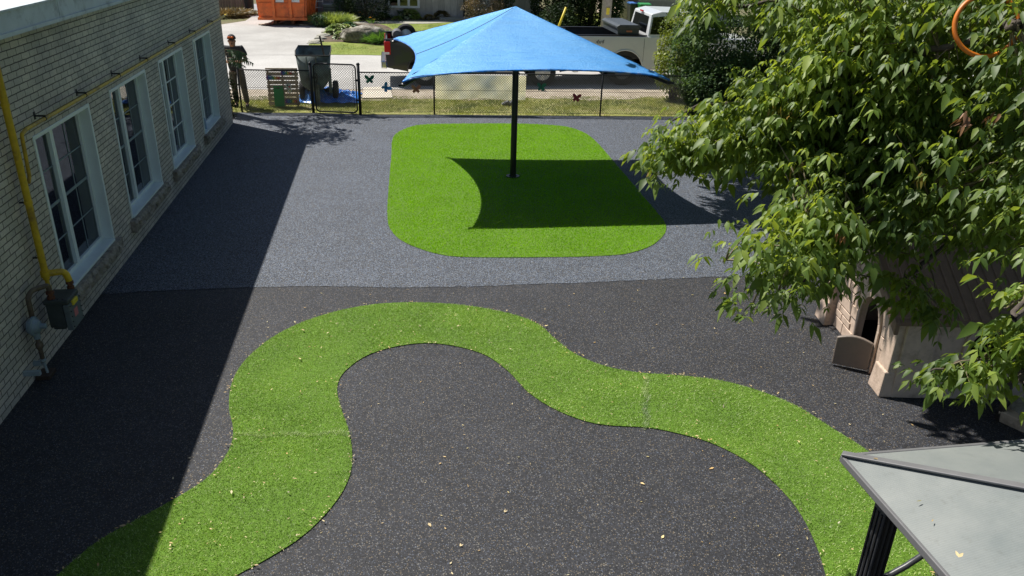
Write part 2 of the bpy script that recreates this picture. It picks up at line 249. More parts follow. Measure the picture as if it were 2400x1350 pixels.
# ------------------------------------------------------------------ mesh helper
class MB:
    def __init__(s): s.v = []; s.f = []; s.m = []; s.mats = []; s.cur = 0
    def use(s, mname):
        if mname not in s.mats: s.mats.append(mname)
        s.cur = s.mats.index(mname); return s
    def add(s, vs, fs):
        o = len(s.v); s.v += [tuple(v) for v in vs]
        for f in fs: s.f.append(tuple(o + i for i in f)); s.m.append(s.cur)
        return s
    def box(s, a, b, rot=None, piv=None):
        x0, y0, z0 = a; x1, y1, z1 = b
        vs = [Vector(p) for p in ((x0, y0, z0), (x1, y0, z0), (x1, y1, z0), (x0, y1, z0), (x0, y0, z1), (x1, y0, z1), (x1, y1, z1), (x0, y1, z1))]
        if rot is not None:
            p = Vector(piv) if piv is not None else sum(vs, Vector()) / 8
            vs = [rot @ (v - p) + p for v in vs]
        return s.add(vs, [(0, 3, 2, 1), (4, 5, 6, 7), (0, 1, 5, 4), (1, 2, 6, 5), (2, 3, 7, 6), (3, 0, 4, 7)])
    def quad(s, a, b, c, d): return s.add([a, b, c, d], [(0, 1, 2, 3)])
    def tube(s, pts, r, n=8, cap=True):
        pts = [Vector(p) for p in pts]; rs = r if isinstance(r, (list, tuple)) else [r] * len(pts)
        rings = []; prev = None
        for i, p in enumerate(pts):
            t = (pts[min(i + 1, len(pts) - 1)] - pts[max(i - 1, 0)]).normalized()
            ref = Vector((0, 0, 1)) if abs(t.z) < 0.9 else Vector((1, 0, 0))
            u = prev - t * prev.dot(t) if prev is not None else ref.cross(t)
            if u.length < 1e-6: u = ref.cross(t)
            u.normalize(); prev = u; w = t.cross(u)
            rings.append([p + (u * math.cos(6.28318 * k / n) + w * math.sin(6.28318 * k / n)) * rs[i] for k in range(n)])
        vs = [v for rg in rings for v in rg]; fs = []
        for i in range(len(pts) - 1):
            for k in range(n): fs.append((i * n + k, i * n + (k + 1) % n, (i + 1) * n + (k + 1) % n, (i + 1) * n + k))
        if cap: fs.append(tuple(range(n - 1, -1, -1))); fs.append(tuple((len(pts) - 1) * n + k for k in range(n)))
        return s.add(vs, fs)
    def lathe(s, prof, n=24, loc=(0, 0, 0), axis='z', ring=False):
        if ring: prof = list(prof) + [prof[0]]
        vs = []; fs = []
        for r, h in prof:
            for k in range(n):
                a = 6.28318 * k / n; c, d = r * math.cos(a), r * math.sin(a)
                p = (c, d, h) if axis == 'z' else ((c, h, d) if axis == 'y' else (h, c, d)); vs.append(Vector(p) + Vector(loc))
        for i in range(len(prof) - 1):
            for k in range(n): fs.append((i * n + k, i * n + (k + 1) % n, (i + 1) * n + (k + 1) % n, (i + 1) * n + k))
        if not ring: fs.append(tuple(range(n))); fs.append(tuple((len(prof) - 1) * n + k for k in range(n)))
        return s.add(vs, fs)
    def prism(s, poly, f0, f1):
        """poly: list of 2D points; f0/f1 map (a,b) to 3D for the two faces"""
        n = len(poly); vs = [f0(*p) for p in poly] + [f1(*p) for p in poly]
        fs = [tuple(range(n - 1, -1, -1)), tuple(range(n, 2 * n))] + [(i, (i + 1) % n, n + (i + 1) % n, n + i) for i in range(n)]
        return s.add(vs, fs)
    def build(s, name, mname=None, parent=None, smooth=False, bevel=0, seg=2, recalc=True, autos=False):
        me = bpy.data.meshes.new(name); base = Vector(parent_loc(parent)) if parent else Vector()
        me.from_pydata([tuple(Vector(v) - base) for v in s.v], [], s.f)
        for mm in (s.mats or [mname]): me.materials.append(MATS[mm])
        if len(s.mats) > 1: me.polygons.foreach_set('material_index', s.m)
        if recalc:
            bm = bmesh.new(); bm.from_mesh(me); bmesh.ops.recalc_face_normals(bm, faces=bm.faces); bm.to_mesh(me); bm.free()
        if smooth: me.polygons.foreach_set('use_smooth', [True] * len(me.polygons))
        o = bpy.data.objects.new(name, me); COL.objects.link(o)
        if autos: me.set_sharp_from_angle(angle=R(35)) if hasattr(me, 'set_sharp_from_angle') else None
        if bevel:
            b = o.modifiers.new('bevel', 'BEVEL'); b.width = bevel; b.segments = seg; b.limit_method = 'ANGLE'; b.angle_limit = R(35)
        if parent: o.parent = parent
        return o
def parent_loc(p):
    l = Vector(p.location)
    while p.parent: p = p.parent; l = l + Vector(p.location)
    return l
def tag(o, label=None, cat=None, group=None, kind=None):
    if label: o['label'] = label
    if cat: o['category'] = cat
    if group: o['group'] = group
    if kind: o['kind'] = kind
    return o
def thing(name, loc, label, cat, group=None):
    o = bpy.data.objects.new(name, None); COL.objects.link(o); o.location = loc; o.empty_display_size = 0.2
    return tag(o, label, cat, group)
def copy_tree(o, parent=None):
    c = o.copy(); COL.objects.link(c)
    if parent: c.parent = parent
    for ch in list(o.children): copy_tree(ch, c)
    return c
def npmesh(name, V, F, mname, parent=None, smooth=False):
    me = bpy.data.meshes.new(name); base = np.array(parent_loc(parent)) if parent else np.zeros(3)
    V = np.asarray(V, dtype=np.float32) - base; F = np.asarray(F, dtype=np.int32); k = F.shape[1]
    me.vertices.add(len(V)); me.vertices.foreach_set('co', V.astype(np.float32).ravel())
    me.loops.add(F.size); me.loops.foreach_set('vertex_index', F.ravel())
    me.polygons.add(len(F)); me.polygons.foreach_set('loop_start', np.arange(len(F), dtype=np.int32) * k)
    me.update(calc_edges=True); me.materials.append(MATS[mname])
    if smooth: me.polygons.foreach_set('use_smooth', [True] * len(F))
    o = bpy.data.objects.new(name, me); COL.objects.link(o)
    if parent: o.parent = parent
    return o
def norm(a): return a / (np.linalg.norm(a, axis=-1, keepdims=True) + 1e-9)
def leaves(name, P, D, L, Wd, mname, parent=None, fold=0.25, droop=0.3, up=None):
    """P: bases, D: directions; each leaf a folded, drooping blade of 4 quads"""
    n = len(P); D = norm(D); L = np.broadcast_to(L, n)[:, None]; Wd = np.broadcast_to(Wd, n)[:, None]
    if up is None: up = np.tile([0, 0, 1.0], (n, 1)) + rng.normal(0, 0.45, (n, 3))
    S = norm(np.cross(D, up)); U = norm(np.cross(S, D))
    def pt(t, w, s): return P + D * (L * t) + S * (Wd * w * s) - np.array([0, 0, 1.0]) * (L * droop * t * t) + U * (Wd * fold * abs(w))
    ctr = [pt(0, 0, 0), pt(0.38, 0, 0), pt(0.72, 0, 0), pt(1, 0, 0)]; a = [pt(0.33, 0.5, 1), pt(0.68, 0.34, 1)]; b = [pt(0.33, 0.5, -1), pt(0.68, 0.34, -1)]
    V = np.stack([ctr[0], ctr[1], ctr[2], ctr[3], a[0], a[1], b[0], b[1]], 1).reshape(-1, 3)
    q = np.array([[0, 4, 5, 1], [1, 5, 3, 2], [0, 1, 7, 6], [1, 2, 3, 7]])
    q = np.array([[0, 1, 4, 4], [1, 2, 5, 4], [2, 3, 5, 5], [0, 6, 1, 1], [1, 6, 7, 2], [2, 7, 3, 3]])
    tri = np.array([[0, 1, 4], [1, 2, 5], [1, 5, 4], [2, 3, 5], [0, 6, 1], [1, 6, 7], [1, 7, 2], [2, 7, 3]])
    F = (np.arange(n)[:, None, None] * 8 + tri[None]).reshape(-1, 3)
    return npmesh(name, V, F, mname, parent)
def smallleaves(name, P, size, mname, parent=None, flat=0.5, out=None):
    """cheap two-triangle leaves with random attitude"""
    n = len(P); D = norm(rng.normal(0, 1, (n, 3)) * [1, 1, 0.6] + (0 if out is None else out)); U = norm(rng.normal(0, flat, (n, 3)) + [0, 0, 1.0]); S = norm(np.cross(D, U))
    sz = (np.broadcast_to(size, n) * rng.uniform(0.6, 1.3, n))[:, None]
    V = np.stack([P, P + D * sz * 0.5 + S * sz * 0.32, P + D * sz - np.array([0, 0, 0.25]) * sz, P + D * sz * 0.5 - S * sz * 0.32], 1).reshape(-1, 3)
    F = (np.arange(n)[:, None, None] * 4 + np.array([[0, 1, 2], [0, 2, 3]])[None]).reshape(-1, 3)
    return npmesh(name, V, F, mname, parent)
def blades(name, P, h, w, mname, parent=None, lean=0.5, bend=None):
    n = len(P); a = rng.uniform(0, 6.283, n); S = np.stack([np.cos(a), np.sin(a), np.zeros(n)], 1) * (np.broadcast_to(w, n)[:, None] / 2)
    ln = rng.normal(0, lean, (n, 3)); ln[:, 2] = 0
    if bend is not None: ln = ln + np.array(bend)
    hh = (np.broadcast_to(h, n) * rng.uniform(0.6, 1.25, n))[:, None]
    T = P + (norm(ln + [0, 0, 1.0])) * hh
    V = np.stack([P - S, P + S, T], 1).reshape(-1, 3); F = np.arange(3 * n).reshape(-1, 3)
    return npmesh(name, V, F, mname, parent)
def inpoly(X, Y, poly):
    ins = np.zeros(len(X), bool); n = len(poly)
    for i in range(n):
        x0, y0 = poly[i][:2]; x1, y1 = poly[(i + 1) % n][:2]
        c = ((y0 > Y) != (y1 > Y)) & (X < (x1 - x0) * (Y - y0) / (y1 - y0 + 1e-12) + x0); ins ^= c
    return ins
def scatter(poly, n, dens=None):
    xs = [p[0] for p in poly]; ys = [p[1] for p in poly]; X = rng.uniform(min(xs), max(xs), n * 3); Y = rng.uniform(min(ys), max(ys), n * 3)
    k = inpoly(X, Y, poly); X, Y = X[k][:n], Y[k][:n]; return X, Y
def vnoise(P, f, seed=0):
    """cheap smooth 3D noise from sines"""
    P = np.asarray(P) * f + seed
    return (np.sin(P[:, 0] * 1.7 + 1.3 * np.sin(P[:, 1] * 1.1 + seed)) + np.sin(P[:, 1] * 1.9 + 1.2 * np.sin(P[:, 2] * 1.3)) + np.sin(P[:, 2] * 2.1 + 1.4 * np.sin(P[:, 0] * 0.9))) / 3
def catmull(pts, k=8, closed=False):
    P = [np.array(p, float) for p in pts]; n = len(P); out = []
    for i in range(n if closed else n - 1):
        if closed: a, b, c, d = P[i - 1], P[i], P[(i + 1) % n], P[(i + 2) % n]
        else: a, b, c, d = P[max(i - 1, 0)], P[i], P[i + 1], P[min(i + 2, n - 1)]
        for j in range(k):
            t = j / k; out.append(0.5 * (2 * b + (c - a) * t + (2 * a - 5 * b + 4 * c - d) * t * t + (3 * b - a - 3 * c + d) * t ** 3))
    if not closed: out.append(P[-1])
    return out
def sheet(name, poly, z, mname, th=0.0, **kw):
    m = MB(); n = len(poly)
    if th: m.prism([(p[0], p[1]) for p in poly], lambda a, b: (a, b, z - th), lambda a, b: (a, b, z))
    else: m.add([(p[0], p[1], z) for p in poly], [tuple(range(n))])
    o = m.build(name, mname, recalc=bool(th))
    return tag(o, kind='structure', **kw)
def pxpoly(pts): return [tuple(G(*p))[:2] for p in pts]
#@@SETTING
WX = -3.87
sheet('ground', [(-150, -60), (150, -60), (150, 260), (-150, 260)], -0.03, 'earth')
seam = pxpoly([(240, 690), (420, 680), (700, 672), (1000, 674), (1300, 665), (1500, 657), (1720, 648), (1950, 640)])
fenceL = [(-4.6, 20.95), (-2.08, 20.83), (-0.9, 20.60), (0.98, 20.56), (5.29, 20.27), (10.5, 19.95)]
sheet('rubber_surface', [(WX - 0.1, -4), (12, -4), (12, 20), (5.29, 20.24), (0.98, 20.53), (-0.9, 20.57), (-2.08, 20.8), (WX - 0.6, 20.9)], 0.0, 'rubber_near')
jit = [(p[0], p[1] + random.uniform(-0.014, 0.014)) for p in [tuple(q) for q in catmull(seam, 30)]]
sheet('rubber_surface_grey', [(WX - 0.05, jit[0][1])] + jit + [(11.9, jit[-1][1]), (11.9, 19.98), (5.29, 20.2), (0.98, 20.48), (-0.9, 20.52), (-2.08, 20.75), (WX - 0.05, 20.85)], 0.005, 'rubber_far')
# artificial turf: rounded rectangle and winding path
rectp = catmull(pxpoly([(922, 322), (950, 303), (985, 294), (1060, 291), (1220, 291), (1310, 296), (1355, 306), (1392, 328), (1440, 382), (1500, 452), (1540, 500), (1559, 525), (1558, 548), (1530, 575), (1485, 592), (1430, 600), (1300, 604), (1100, 604), (1020, 595), (950, 570), (918, 543), (908, 510), (911, 440), (917, 370)]), 5, True)
out_l = [(100, 1385), (135, 1350), (230, 1270), (330, 1215), (420, 1165), (490, 1118), (535, 1060), (547, 1010), (537, 955), (545, 895), (580, 840), (650, 785), (740, 745), (850, 718), (960, 710), (1080, 716), (1190, 735), (1260, 760), (1300, 795), (1350, 832), (1420, 860), (1500, 875), (1600, 882), (1720, 900), (1850, 945), (1950, 1005), (2035, 1060), (2100, 1130), (2150, 1220), (2190, 1350), (2200, 1440)]
in_l = [(1945, 1440), (1935, 1350), (1900, 1250), (1850, 1170), (1770, 1095), (1680, 1045), (1600, 1020), (1520, 1004), (1400, 995), (1310, 965), (1240, 922), (1190, 870), (1130, 830), (1040, 808), (960, 808), (870, 830), (810, 870), (790, 910), (800, 960), (820, 1020), (825, 1090), (805, 1150), (760, 1210), (700, 1265), (620, 1315), (555, 1350), (480, 1400)]
pathp = [tuple(p) for p in catmull(pxpoly(out_l), 4)] + [tuple(p) for p in catmull(pxpoly(in_l), 4)]
sheet('turf_lawn', rectp, 0.012, 'turf_base', 0.005); sheet('turf_path', pathp, 0.010, 'turf_base', 0.007)
X, Y = scatter(pathp, 150000); P = np.stack([X, Y, np.full(len(X), 0.008)], 1)
nz = vnoise(P, 1.6) + 0.6 * vnoise(P, 6, 3); 
o = blades('turf_path_blades', P, 0.026 + 0.006 * nz, 0.0065, 'turf_blade', lean=0.95, bend=(0.1, -0.25, 0)); tag(o, 'dense lighter green synthetic blades of the winding turf path', 'artificial grass', kind='stuff')
X, Y = scatter(rectp, 170000); P = np.stack([X, Y, np.full(len(X), 0.010)], 1)
o = blades('turf_lawn_blades', P, 0.026 + 0.004 * vnoise(P, 3), 0.011, 'turf_blade_bright', lean=0.5, bend=(0.05, -0.3, 0)); tag(o, 'vivid green synthetic blades of the rounded turf lawn under the blue shade sail', 'artificial grass', kind='stuff')
for (p, q, lb) in (((1512, 884), (1514, 1003), 'pale cross seam in the turf path right of centre'), ((548, 1024), (822, 1018), 'faint cross seam in the left bend of the turf path')):
    a, b = G(*p), G(*q); n_ = 1500; t = rng.random(n_); wv = 0.022 * np.sin(t * 17); P = np.stack([a.x + (b.x - a.x) * t, a.y + (b.y - a.y) * t, np.full(n_, 0.012)], 1) + rng.normal(0, 0.016, (n_, 3)) * [1, 1, 0] + wv[:, None] * [1, 1, 0]
    tag(blades('turf_seam', P, 0.028, 0.005, 'turf_seam_blade', lean=1.2), lb, 'turf seam', kind='stuff')
# street, verge and the land across the road
sheet('verge', [(-30, 20.6), (-4.6, 20.97), (-0.9, 20.62), (5.29, 20.3), (10.5, 19.98), (60, 18), (60, 23.2), (0, 23.2), (-30, 24)], 0.0, 'verge')
sheet('gravel_shoulder', [(-12, 23.3)] + [(x, 22.45 + 0.14 * math.sin(x * 1.9) + 0.1 * math.sin(x * 5.3 + 1)) for x in np.arange(-3.6, 16, 0.35)] + [(30, 22.4), (30, 25), (-12, 25)], 0.006, 'sand')
sheet('road', [(-40, 23.9), (-3.2, 23.9), (60, 23.9), (60, 30.6), (2, 30.7), (-2.5, 30.8), (-40, 30.8)], 0.012, 'asphalt_road')
drv = pxpoly([(500, 130), (735, 130), (722, 118), (724, 104), (737, 96), (752, 88), (768, 76), (778, 68), (742, 60), (742, 38), (605, 38), (590, 40), (575, 50), (520, 58), (500, 62)])
sheet('driveway', drv, 0.018, 'driveway')
sheet('front_lawn', pxpoly([(722, 129), (722, 118), (724, 104), (737, 96), (752, 88), (768, 76), (778, 68), (742, 60), (742, 30), (1280, 30), (1700, 40), (1700, 95), (1400, 110), (1100, 128), (930, 132), (860, 130)]), 0.024, 'lawn')
bedp = catmull(pxpoly([(742, 98), (755, 86), (775, 70), (800, 58), (850, 56), (900, 60), (930, 80), (940, 100), (930, 110), (870, 106), (800, 100)]), 5, True)
sheet('flower_bed', bedp, 0.032, 'soil')
sheet('garden_bed', pxpoly([(800, 50), (1120, 47), (1120, 30), (742, 30), (745, 47)]), 0.030, 'soil')
sheet('garden_path', pxpoly([(742, 53), (800, 51), (900, 50), (1000, 50), (1110, 43), (1112, 50), (1000, 57), (900, 57), (800, 56), (742, 56)]), 0.036, 'flagstone')
sheet('gravel_path', pxpoly([(575, 38), (603, 42), (606, 10), (592, 10), (588, 22)]), 0.022, 'gravel')
sheet('garage_drive', pxpoly([(1500, 52), (1700, 60), (1700, 20), (1500, 20)]), 0.034, 'driveway')
# real grass
def lawnblades(name, poly, n, h, w, mname, label):
    X, Y = scatter(poly, n); P = np.stack([X, Y, np.full(len(X), 0.0)], 1); k = vnoise(P, 1.3, 2) + 0.5 * vnoise(P, 4, 5) + rng.uniform(-0.8, 0.8, len(P)) > -0.45
    return tag(blades(name, P[k], h, w, mname, lean=0.6), label, 'grass', kind='stuff')
lawnblades('verge_grass', [(-4.4, 20.93), (-2.08, 20.82), (-0.9, 20.59), (0.98, 20.55), (5.29, 20.26), (10.5, 19.98), (14, 20), (14, 22.7), (-4.4, 22.9)], 70000, 0.05, 0.018, 'lawn_blade', 'patchy dry yellow green grass between the chain link fence and the road')
lawnblades('front_grass', pxpoly([(724, 127), (726, 104), (740, 99), (870, 109), (935, 112), (935, 80), (905, 58), (1110, 56), (1110, 127), (930, 130)]), 50000, 0.05, 0.03, 'lawn_blade', 'bright green mown grass of the front yard across the road')
#@@BUILDING
def corner_poly(): pass
B = thing('school_building', (WX, 8, 0), 'single storey building of pale grey brick with four tall white windows and metal roof edge', 'building')
wins = [(9.04, 10.80), (11.62, 13.38), (14.15, 15.83), (16.72, 18.33)]
ZB, ZT = 0.45, 2.30; YE = 19.72; YS = -4.0; TH = 0.3; RT = 3.40
m = MB(); X0 = WX - TH
m.box((X0, YS, 0), (WX, YE, ZB)); m.box((X0, YS, ZT), (WX, YE, RT))
ys = [YS] + [v for w in wins for v in w] + [YE]
for i in range(0, len(ys), 2): m.box((X0, ys[i], ZB), (WX, ys[i + 1], ZT))
m.box((-16, YE - TH, 0), (X0, YE, RT)); m.box((-16, YS, 0), (X0, YS + TH, RT)); m.box((-16.3, YS, 0), (-16, YE, RT))
m.build('brick_wall', 'brick', B)
m = MB(); m.box((-16.5, YS - 0.3, RT), (WX + 0.14, YE + 0.12, RT + 0.05))
m.box((WX + 0.14, YS - 0.3, RT), (WX + 0.17, YE + 0.15, RT + 0.21)); m.box((WX + 0.02, YS - 0.3, RT + 0.21), (WX + 0.19, YE + 0.17, RT + 0.232)); m.box((-16.5, YE + 0.12, RT), (WX + 0.139, YE + 0.15, RT + 0.21))
for yy in np.arange(-2.2, 19, 3.05): m.box((WX + 0.1701, yy, RT + 0.002), (WX + 0.1745, yy + 0.045, RT + 0.208))
m.box((WX + 0.165, YS - 0.3, RT - 0.02), (WX + 0.185, YE + 0.15, RT + 0.02))
m.build('roof_edge', 'fascia', B, bevel=0.004)
MB().box((-16.4, YS - 0.2, RT + 0.05), (WX + 0.13, YE + 0.1, RT + 0.2)).build('roof', 'roofing', B)
MB().box((-9, YS + 0.5, 0.02), (X0 - 0.6, YE - 0.5, 0.05)).build('interior_floor', 'room', B)
MB().box((X0 - 1.8, YS + 0.5, 0.05), (X0 - 1.75, YE - 0.5, 3.2)).build('interior_wall', 'room', B)
for wi, (ya, yb) in enumerate(wins):
    GXw = WX - 0.125
    m = MB(); f = 0.045
    # lining: thin boards round the reveal, proud of the brick
    m.box((WX - 0.2, ya, ZB), (WX + 0.012, ya + f, ZT)); m.box((WX - 0.2, yb - f, ZB), (WX + 0.012, yb, ZT))
    m.box((WX - 0.2, ya + f, ZT - f), (WX + 0.012, yb - f, ZT)); m.box((WX - 0.2, ya + f, ZB), (WX + 0.03, yb - f, ZB + 0.03))
    wf = m.build('window', 'vinyl', B, bevel=0.004)
    if wi == 2: wf['label'] = 'window with pale curtains close behind the panes'
    m = MB(); f2 = 0.055; ym = (ya + yb) / 2 - 0.12; a, b, z0, z1 = ya + f, yb - f, ZB + 0.03, ZT - f
    m.box((GXw - 0.05, a, z0), (GXw + 0.01, a + f2, z1)); m.box((GXw - 0.05, b - f2, z0), (GXw + 0.01, b, z1)); m.box((GXw - 0.05, a + f2, z0), (GXw + 0.01, b - f2, z0 + f2)); m.box((GXw - 0.05, a + f2, z1 - f2), (GXw + 0.01, b - f2, z1))
    m.box((GXw - 0.05, ym - 0.045, z0 + f2), (GXw + 0.02, ym + 0.045, z1 - f2)); m.build('sash', 'vinyl', wf, bevel=0.004)
    g = MB(); thin = 0.020 if wi == 2 else 0.014
    for p0, p1 in ((a + f2, ym - 0.045), (ym + 0.045, b - f2)):
        yc = (p0 + p1) / 2; g.box((GXw - 0.0245, yc - thin / 2, z0 + f2), (GXw - 0.018, yc + thin / 2, z1 - f2))
        for q in (0.25, 0.5, 0.75):
            zz = z0 + f2 + (z1 - z0 - 2 * f2) * q; t2 = thin * (2.6 if (q == 0.5 and wi != 2) else 1)
            g.box((GXw - 0.0247, p0, zz - t2 / 2), (GXw - 0.0175, p1, zz + t2 / 2))
    g.build('muntin', 'vinyl' if wi == 2 else 'meter_plate', wf)
    MB().box((GXw - 0.029, a + f2, z0 + f2), (GXw - 0.025, b - f2, z1 - f2)).build('pane', 'glass', wf)
    # curtains: wavy cloth
    V = []; F = []; nn = 120; gaps = 0.0
    for i in range(nn + 1):
        yy = a + (b - a) * i / nn; xx = WX - 0.235 + 0.022 * math.sin(i * 0.75 + math.sin(i * 0.13) * 3) ; V += [(xx, yy, z0 - 0.1), (xx, yy, z1 + 0.1)]
    for i in range(nn):
        t = i / nn
        if wi == 2 or t < 0.33 or 0.40 < t < 0.70 or t > 0.76: F.append((2 * i, 2 * i + 2, 2 * i + 3, 2 * i + 1))
    mm = MB(); mm.add(V, F); mm.build('curtain', 'curtain_light' if wi == 2 else 'curtain', wf, smooth=True, recalc=False)
    # rock faced stone sill
    s_ = MB(); nx, ny, nzz = 2, 40, 5; y0s, y1s = ya - 0.10, yb + 0.10
    for i in range(ny + 1):
        yy = y0s + (y1s - y0s) * i / ny
        for j in range(nzz + 1):
            zz = 0.27 + (ZB - 0.005 - 0.27) * j / nzz; edge = (i in (0, ny)) or (j in (0, nzz))
            xx = WX + (0.075 if edge else 0.095 + random.uniform(-0.022, 0.022)); s_.v.append((xx, yy, zz))
    for i in range(ny):
        for j in range(nzz):
            q = i * (nzz + 1) + j; s_.f.append((q, q + nzz + 1, q + nzz + 2, q + 1)); s_.m.append(0)
    s_.box((WX - 0.02, y0s, 0.27), (WX + 0.0745, y1s, ZB - 0.0055)); s_.build('stone_sill', 'stone', B)
# gas pipe
gp = thing('gas_pipe', (WX, 8.45, 0), 'yellow gas riser and thin branch pipe clipped along the brick wall', 'pipe')
def bend(p, r=0.05, k=5):
    """round the corners of a polyline"""
    p = [Vector(q) for q in p]; out = [p[0]]
    for i in range(1, len(p) - 1):
        a = p[i] + (p[i - 1] - p[i]).normalized() * r; b = p[i] + (p[i + 1] - p[i]).normalized() * r
        for j in range(k + 1):
            t = j / k; out.append(a * (1 - t) ** 2 + p[i] * 2 * t * (1 - t) + b * t * t)
    return out + [p[-1]]
rxp = WX + 0.085
m = MB(); m.tube([(rxp, 8.43, 0.90), (rxp, 8.43, 3.41)], 0.036, 14); m.tube([(rxp, 8.43, 0.93), (rxp, 8.43, 1.0)], 0.048, 14)
m.tube([(rxp, 8.43, 1.75), (rxp, 8.43, 1.78)], 0.041, 14); m.tube([(rxp, 8.43, 2.75), (rxp, 8.43, 2.78)], 0.041, 14)
m.tube(bend([(rxp, 8.43, 0.96), (rxp + 0.17, 8.50, 0.96), (rxp + 0.19, 8.51, 0.84)], 0.06), 0.036, 14)
m.tube([(rxp, 8.43, 0.90), (rxp, 8.43, 0.80)], 0.022, 10); m.tube([(rxp, 8.43, 0.82), (rxp, 8.43, 0.78)], 0.032, 8)
m.build('riser', 'yellow', gp, smooth=True, autos=True)
m = MB(); m.tube(bend([(rxp + 0.012, 8.505, 1.95), (rxp + 0.012, 8.56, 2.0), (rxp + 0.012, 8.60, 2.43), (rxp + 0.012, 8.72, 2.455), (rxp + 0.012, 19.45, 2.455), (rxp + 0.012, 19.95, 2.455)], 0.03), 0.0195, 10); m.build('branch_pipe', 'yellow', gp, smooth=True)
for px in ((82, 278), (180, 222), (262, 178), (328, 140), (394, 103), (444, 77), (486, 52)):
    yy = AX(px[0], px[1], 0, WX).y; k = MB(); k.box((WX, yy - 0.02, 2.45), (WX + 0.006, yy + 0.02, 2.53)); k.box((WX + 0.006, yy - 0.008, 2.478), (rxp + 0.03, yy + 0.008, 2.495)); k.tube([(rxp + 0.012, yy - 0.012, 2.455), (rxp + 0.012, yy + 0.012, 2.455)], 0.023, 10)
    k.build('pipe_bracket', 'bracket', gp)
for zz in (1.765, 2.765, 1.15): MB().box((WX, 8.42, zz - 0.008), (rxp - 0.04, 8.44, zz + 0.008)).build('pipe_bracket', 'bracket', gp)
# gas meter
gm = thing('gas_meter', (WX + 0.15, 8.3, 0), 'grey domestic gas meter with round regulator fixed low on the brick wall', 'gas meter')
mx0, mx1, my0, my1, mz0, mz1 = WX + 0.12, WX + 0.36, 8.18, 8.46, 0.40, 0.76
m = MB(); m.box((mx0, my0, mz0 + 0.03), (mx1 - 0.07, my1, mz1 - 0.02)); m.box((mx0 - 0.015, my0 - 0.015, mz1 - 0.055), (mx1, my1 + 0.015, mz1)); m.box((mx0 + 0.02, my0 + 0.02, mz0), (mx1 - 0.09, my1 - 0.03, mz0 + 0.03)); m.build('meter_body', 'meter_dark', gm, bevel=0.015, seg=3)
m = MB(); m.box((mx1 - 0.065, my0 - 0.015, mz0), (mx1, my1 + 0.015, mz1 - 0.06)); pl = m.build('front_plate', 'meter', gm, bevel=0.012, seg=3)
m = MB().use('bracket')
for t in range(5):
    for q in (my0 + 0.005, my1 - 0.005): MB().lathe([(0.007, 0), (0.007, 0.008)], 6, (mx1, q, mz0 + 0.04 + t * 0.06), 'x').build('bolt', 'bracket', pl)
for q in range(4): MB().lathe([(0.007, 0), (0.007, 0.008)], 6, (mx0 + 0.03 + q * 0.05, my0 + 0.01, mz1), 'z').build('bolt', 'bracket', pl)
MB().use('c_yellow').box((mx1 - 0.012, my0 + 0.07, mz1 - 0.10), (mx1 + 0.018, my0 + 0.20, mz1 - 0.045)).build('index_cover', None, gm, bevel=0.006)
MB().box((mx1 + 0.001, my0 + 0.08, mz0 + 0.12), (mx1 + 0.005, my0 + 0.17, mz0 + 0.21)).build('tag_label', 'c_pink', gm)
for q3 in ((rxp + 0.19, 8.51, 0.745), (mx0 + 0.06, 8.22, 0.76)): MB().lathe([(0.028, 0), (0.04, 0.0), (0.04, 0.03), (0.03, 0.035), (0.03, 0.06), (0.042, 0.06), (0.042, 0.085), (0.03, 0.09), (0.028, 0.10)], 8, q3).build('union_nut', 'rust', gm)
m = MB(); m.tube(bend([(mx0 + 0.06, 8.22, 0.84), (mx0 + 0.06, 8.22, 0.92), (mx0 - 0.03, 8.05, 0.94), (mx0 - 0.05, 7.97, 0.90), (mx0 - 0.04, 7.94, 0.66)], 0.035), 0.026, 12); m.build('inlet_pipe', 'rust_pipe', gm, smooth=True)
rc = (mx0 - 0.02, 7.90, 0.60)
m = MB(); m.lathe([(0.03, -0.07), (0.08, -0.05), (0.085, -0.02), (0.105, -0.015), (0.105, 0.005), (0.085, 0.01), (0.06, 0.05), (0.03, 0.06), (0.028, 0.11), (0.022, 0.115)], 20, rc, 'x'); m.lathe([(0.035, 0), (0.035, 0.08)], 10, (rc[0], rc[1], rc[2] - 0.14)); m.build('regulator', 'meter_plate', gm, smooth=True, autos=True)
m = MB(); m.tube([(rc[0], rc[1], 0.48), (rc[0], rc[1] + 0.0, 0.18)], 0.022, 10); m.lathe([(0.03, 0), (0.038, 0.02), (0.038, 0.05), (0.03, 0.07)], 8, (rc[0], rc[1], 0.34)); m.build('service_pipe', 'rust_pipe', gm, smooth=True)
m = MB(); m.tube([(rc[0], rc[1], 0.20), (rc[0] + 0.02, rc[1] + 0.0, 0.0)], 0.014, 8); m.lathe([(0.03, 0), (0.03, 0.03)], 8, (rc[0], rc[1], 0.19)); m.build('anode_stub', 'pale_metal', gm)
MB().box((WX, rc[1] - 0.02, 0.14), (rc[0] - 0.02, rc[1] + 0.02, 0.19)).build('support_strap', 'pale_metal', gm); MB().box((WX, rc[1] - 0.26, 0.16), (WX + 0.16, rc[1] - 0.22, 0.21)).build('support_strap', 'pale_metal', gm)
m = MB(); m.box((WX + 0.02, rc[1] - 0.08, 0), (WX + 0.16, rc[1] + 0.10, 0.05)); tag(m.build('wood_block', 'shovel_wood', None, bevel=0.006), 'small dark block on the rubber surface under the gas regulator', 'block')
m = MB(); m.lathe([(0.0, 0), (0.036, 0.0), (0.038, 0.01), (0.038, 0.15), (0.033, 0.19), (0.014, 0.225), (0.014, 0.235)], 14, (WX - 0.06, 17.1, ZB + 0.03)); bt = tag(m.build('water_bottle', 'water_bottle', None, smooth=True), 'small clear plastic bottle standing on the farthest window sill', 'bottle')
MB().lathe([(0.016, 0), (0.016, 0.02)], 10, (WX - 0.06, 17.1, ZB + 0.265)).build('bottle_cap', 'c_white', bt)
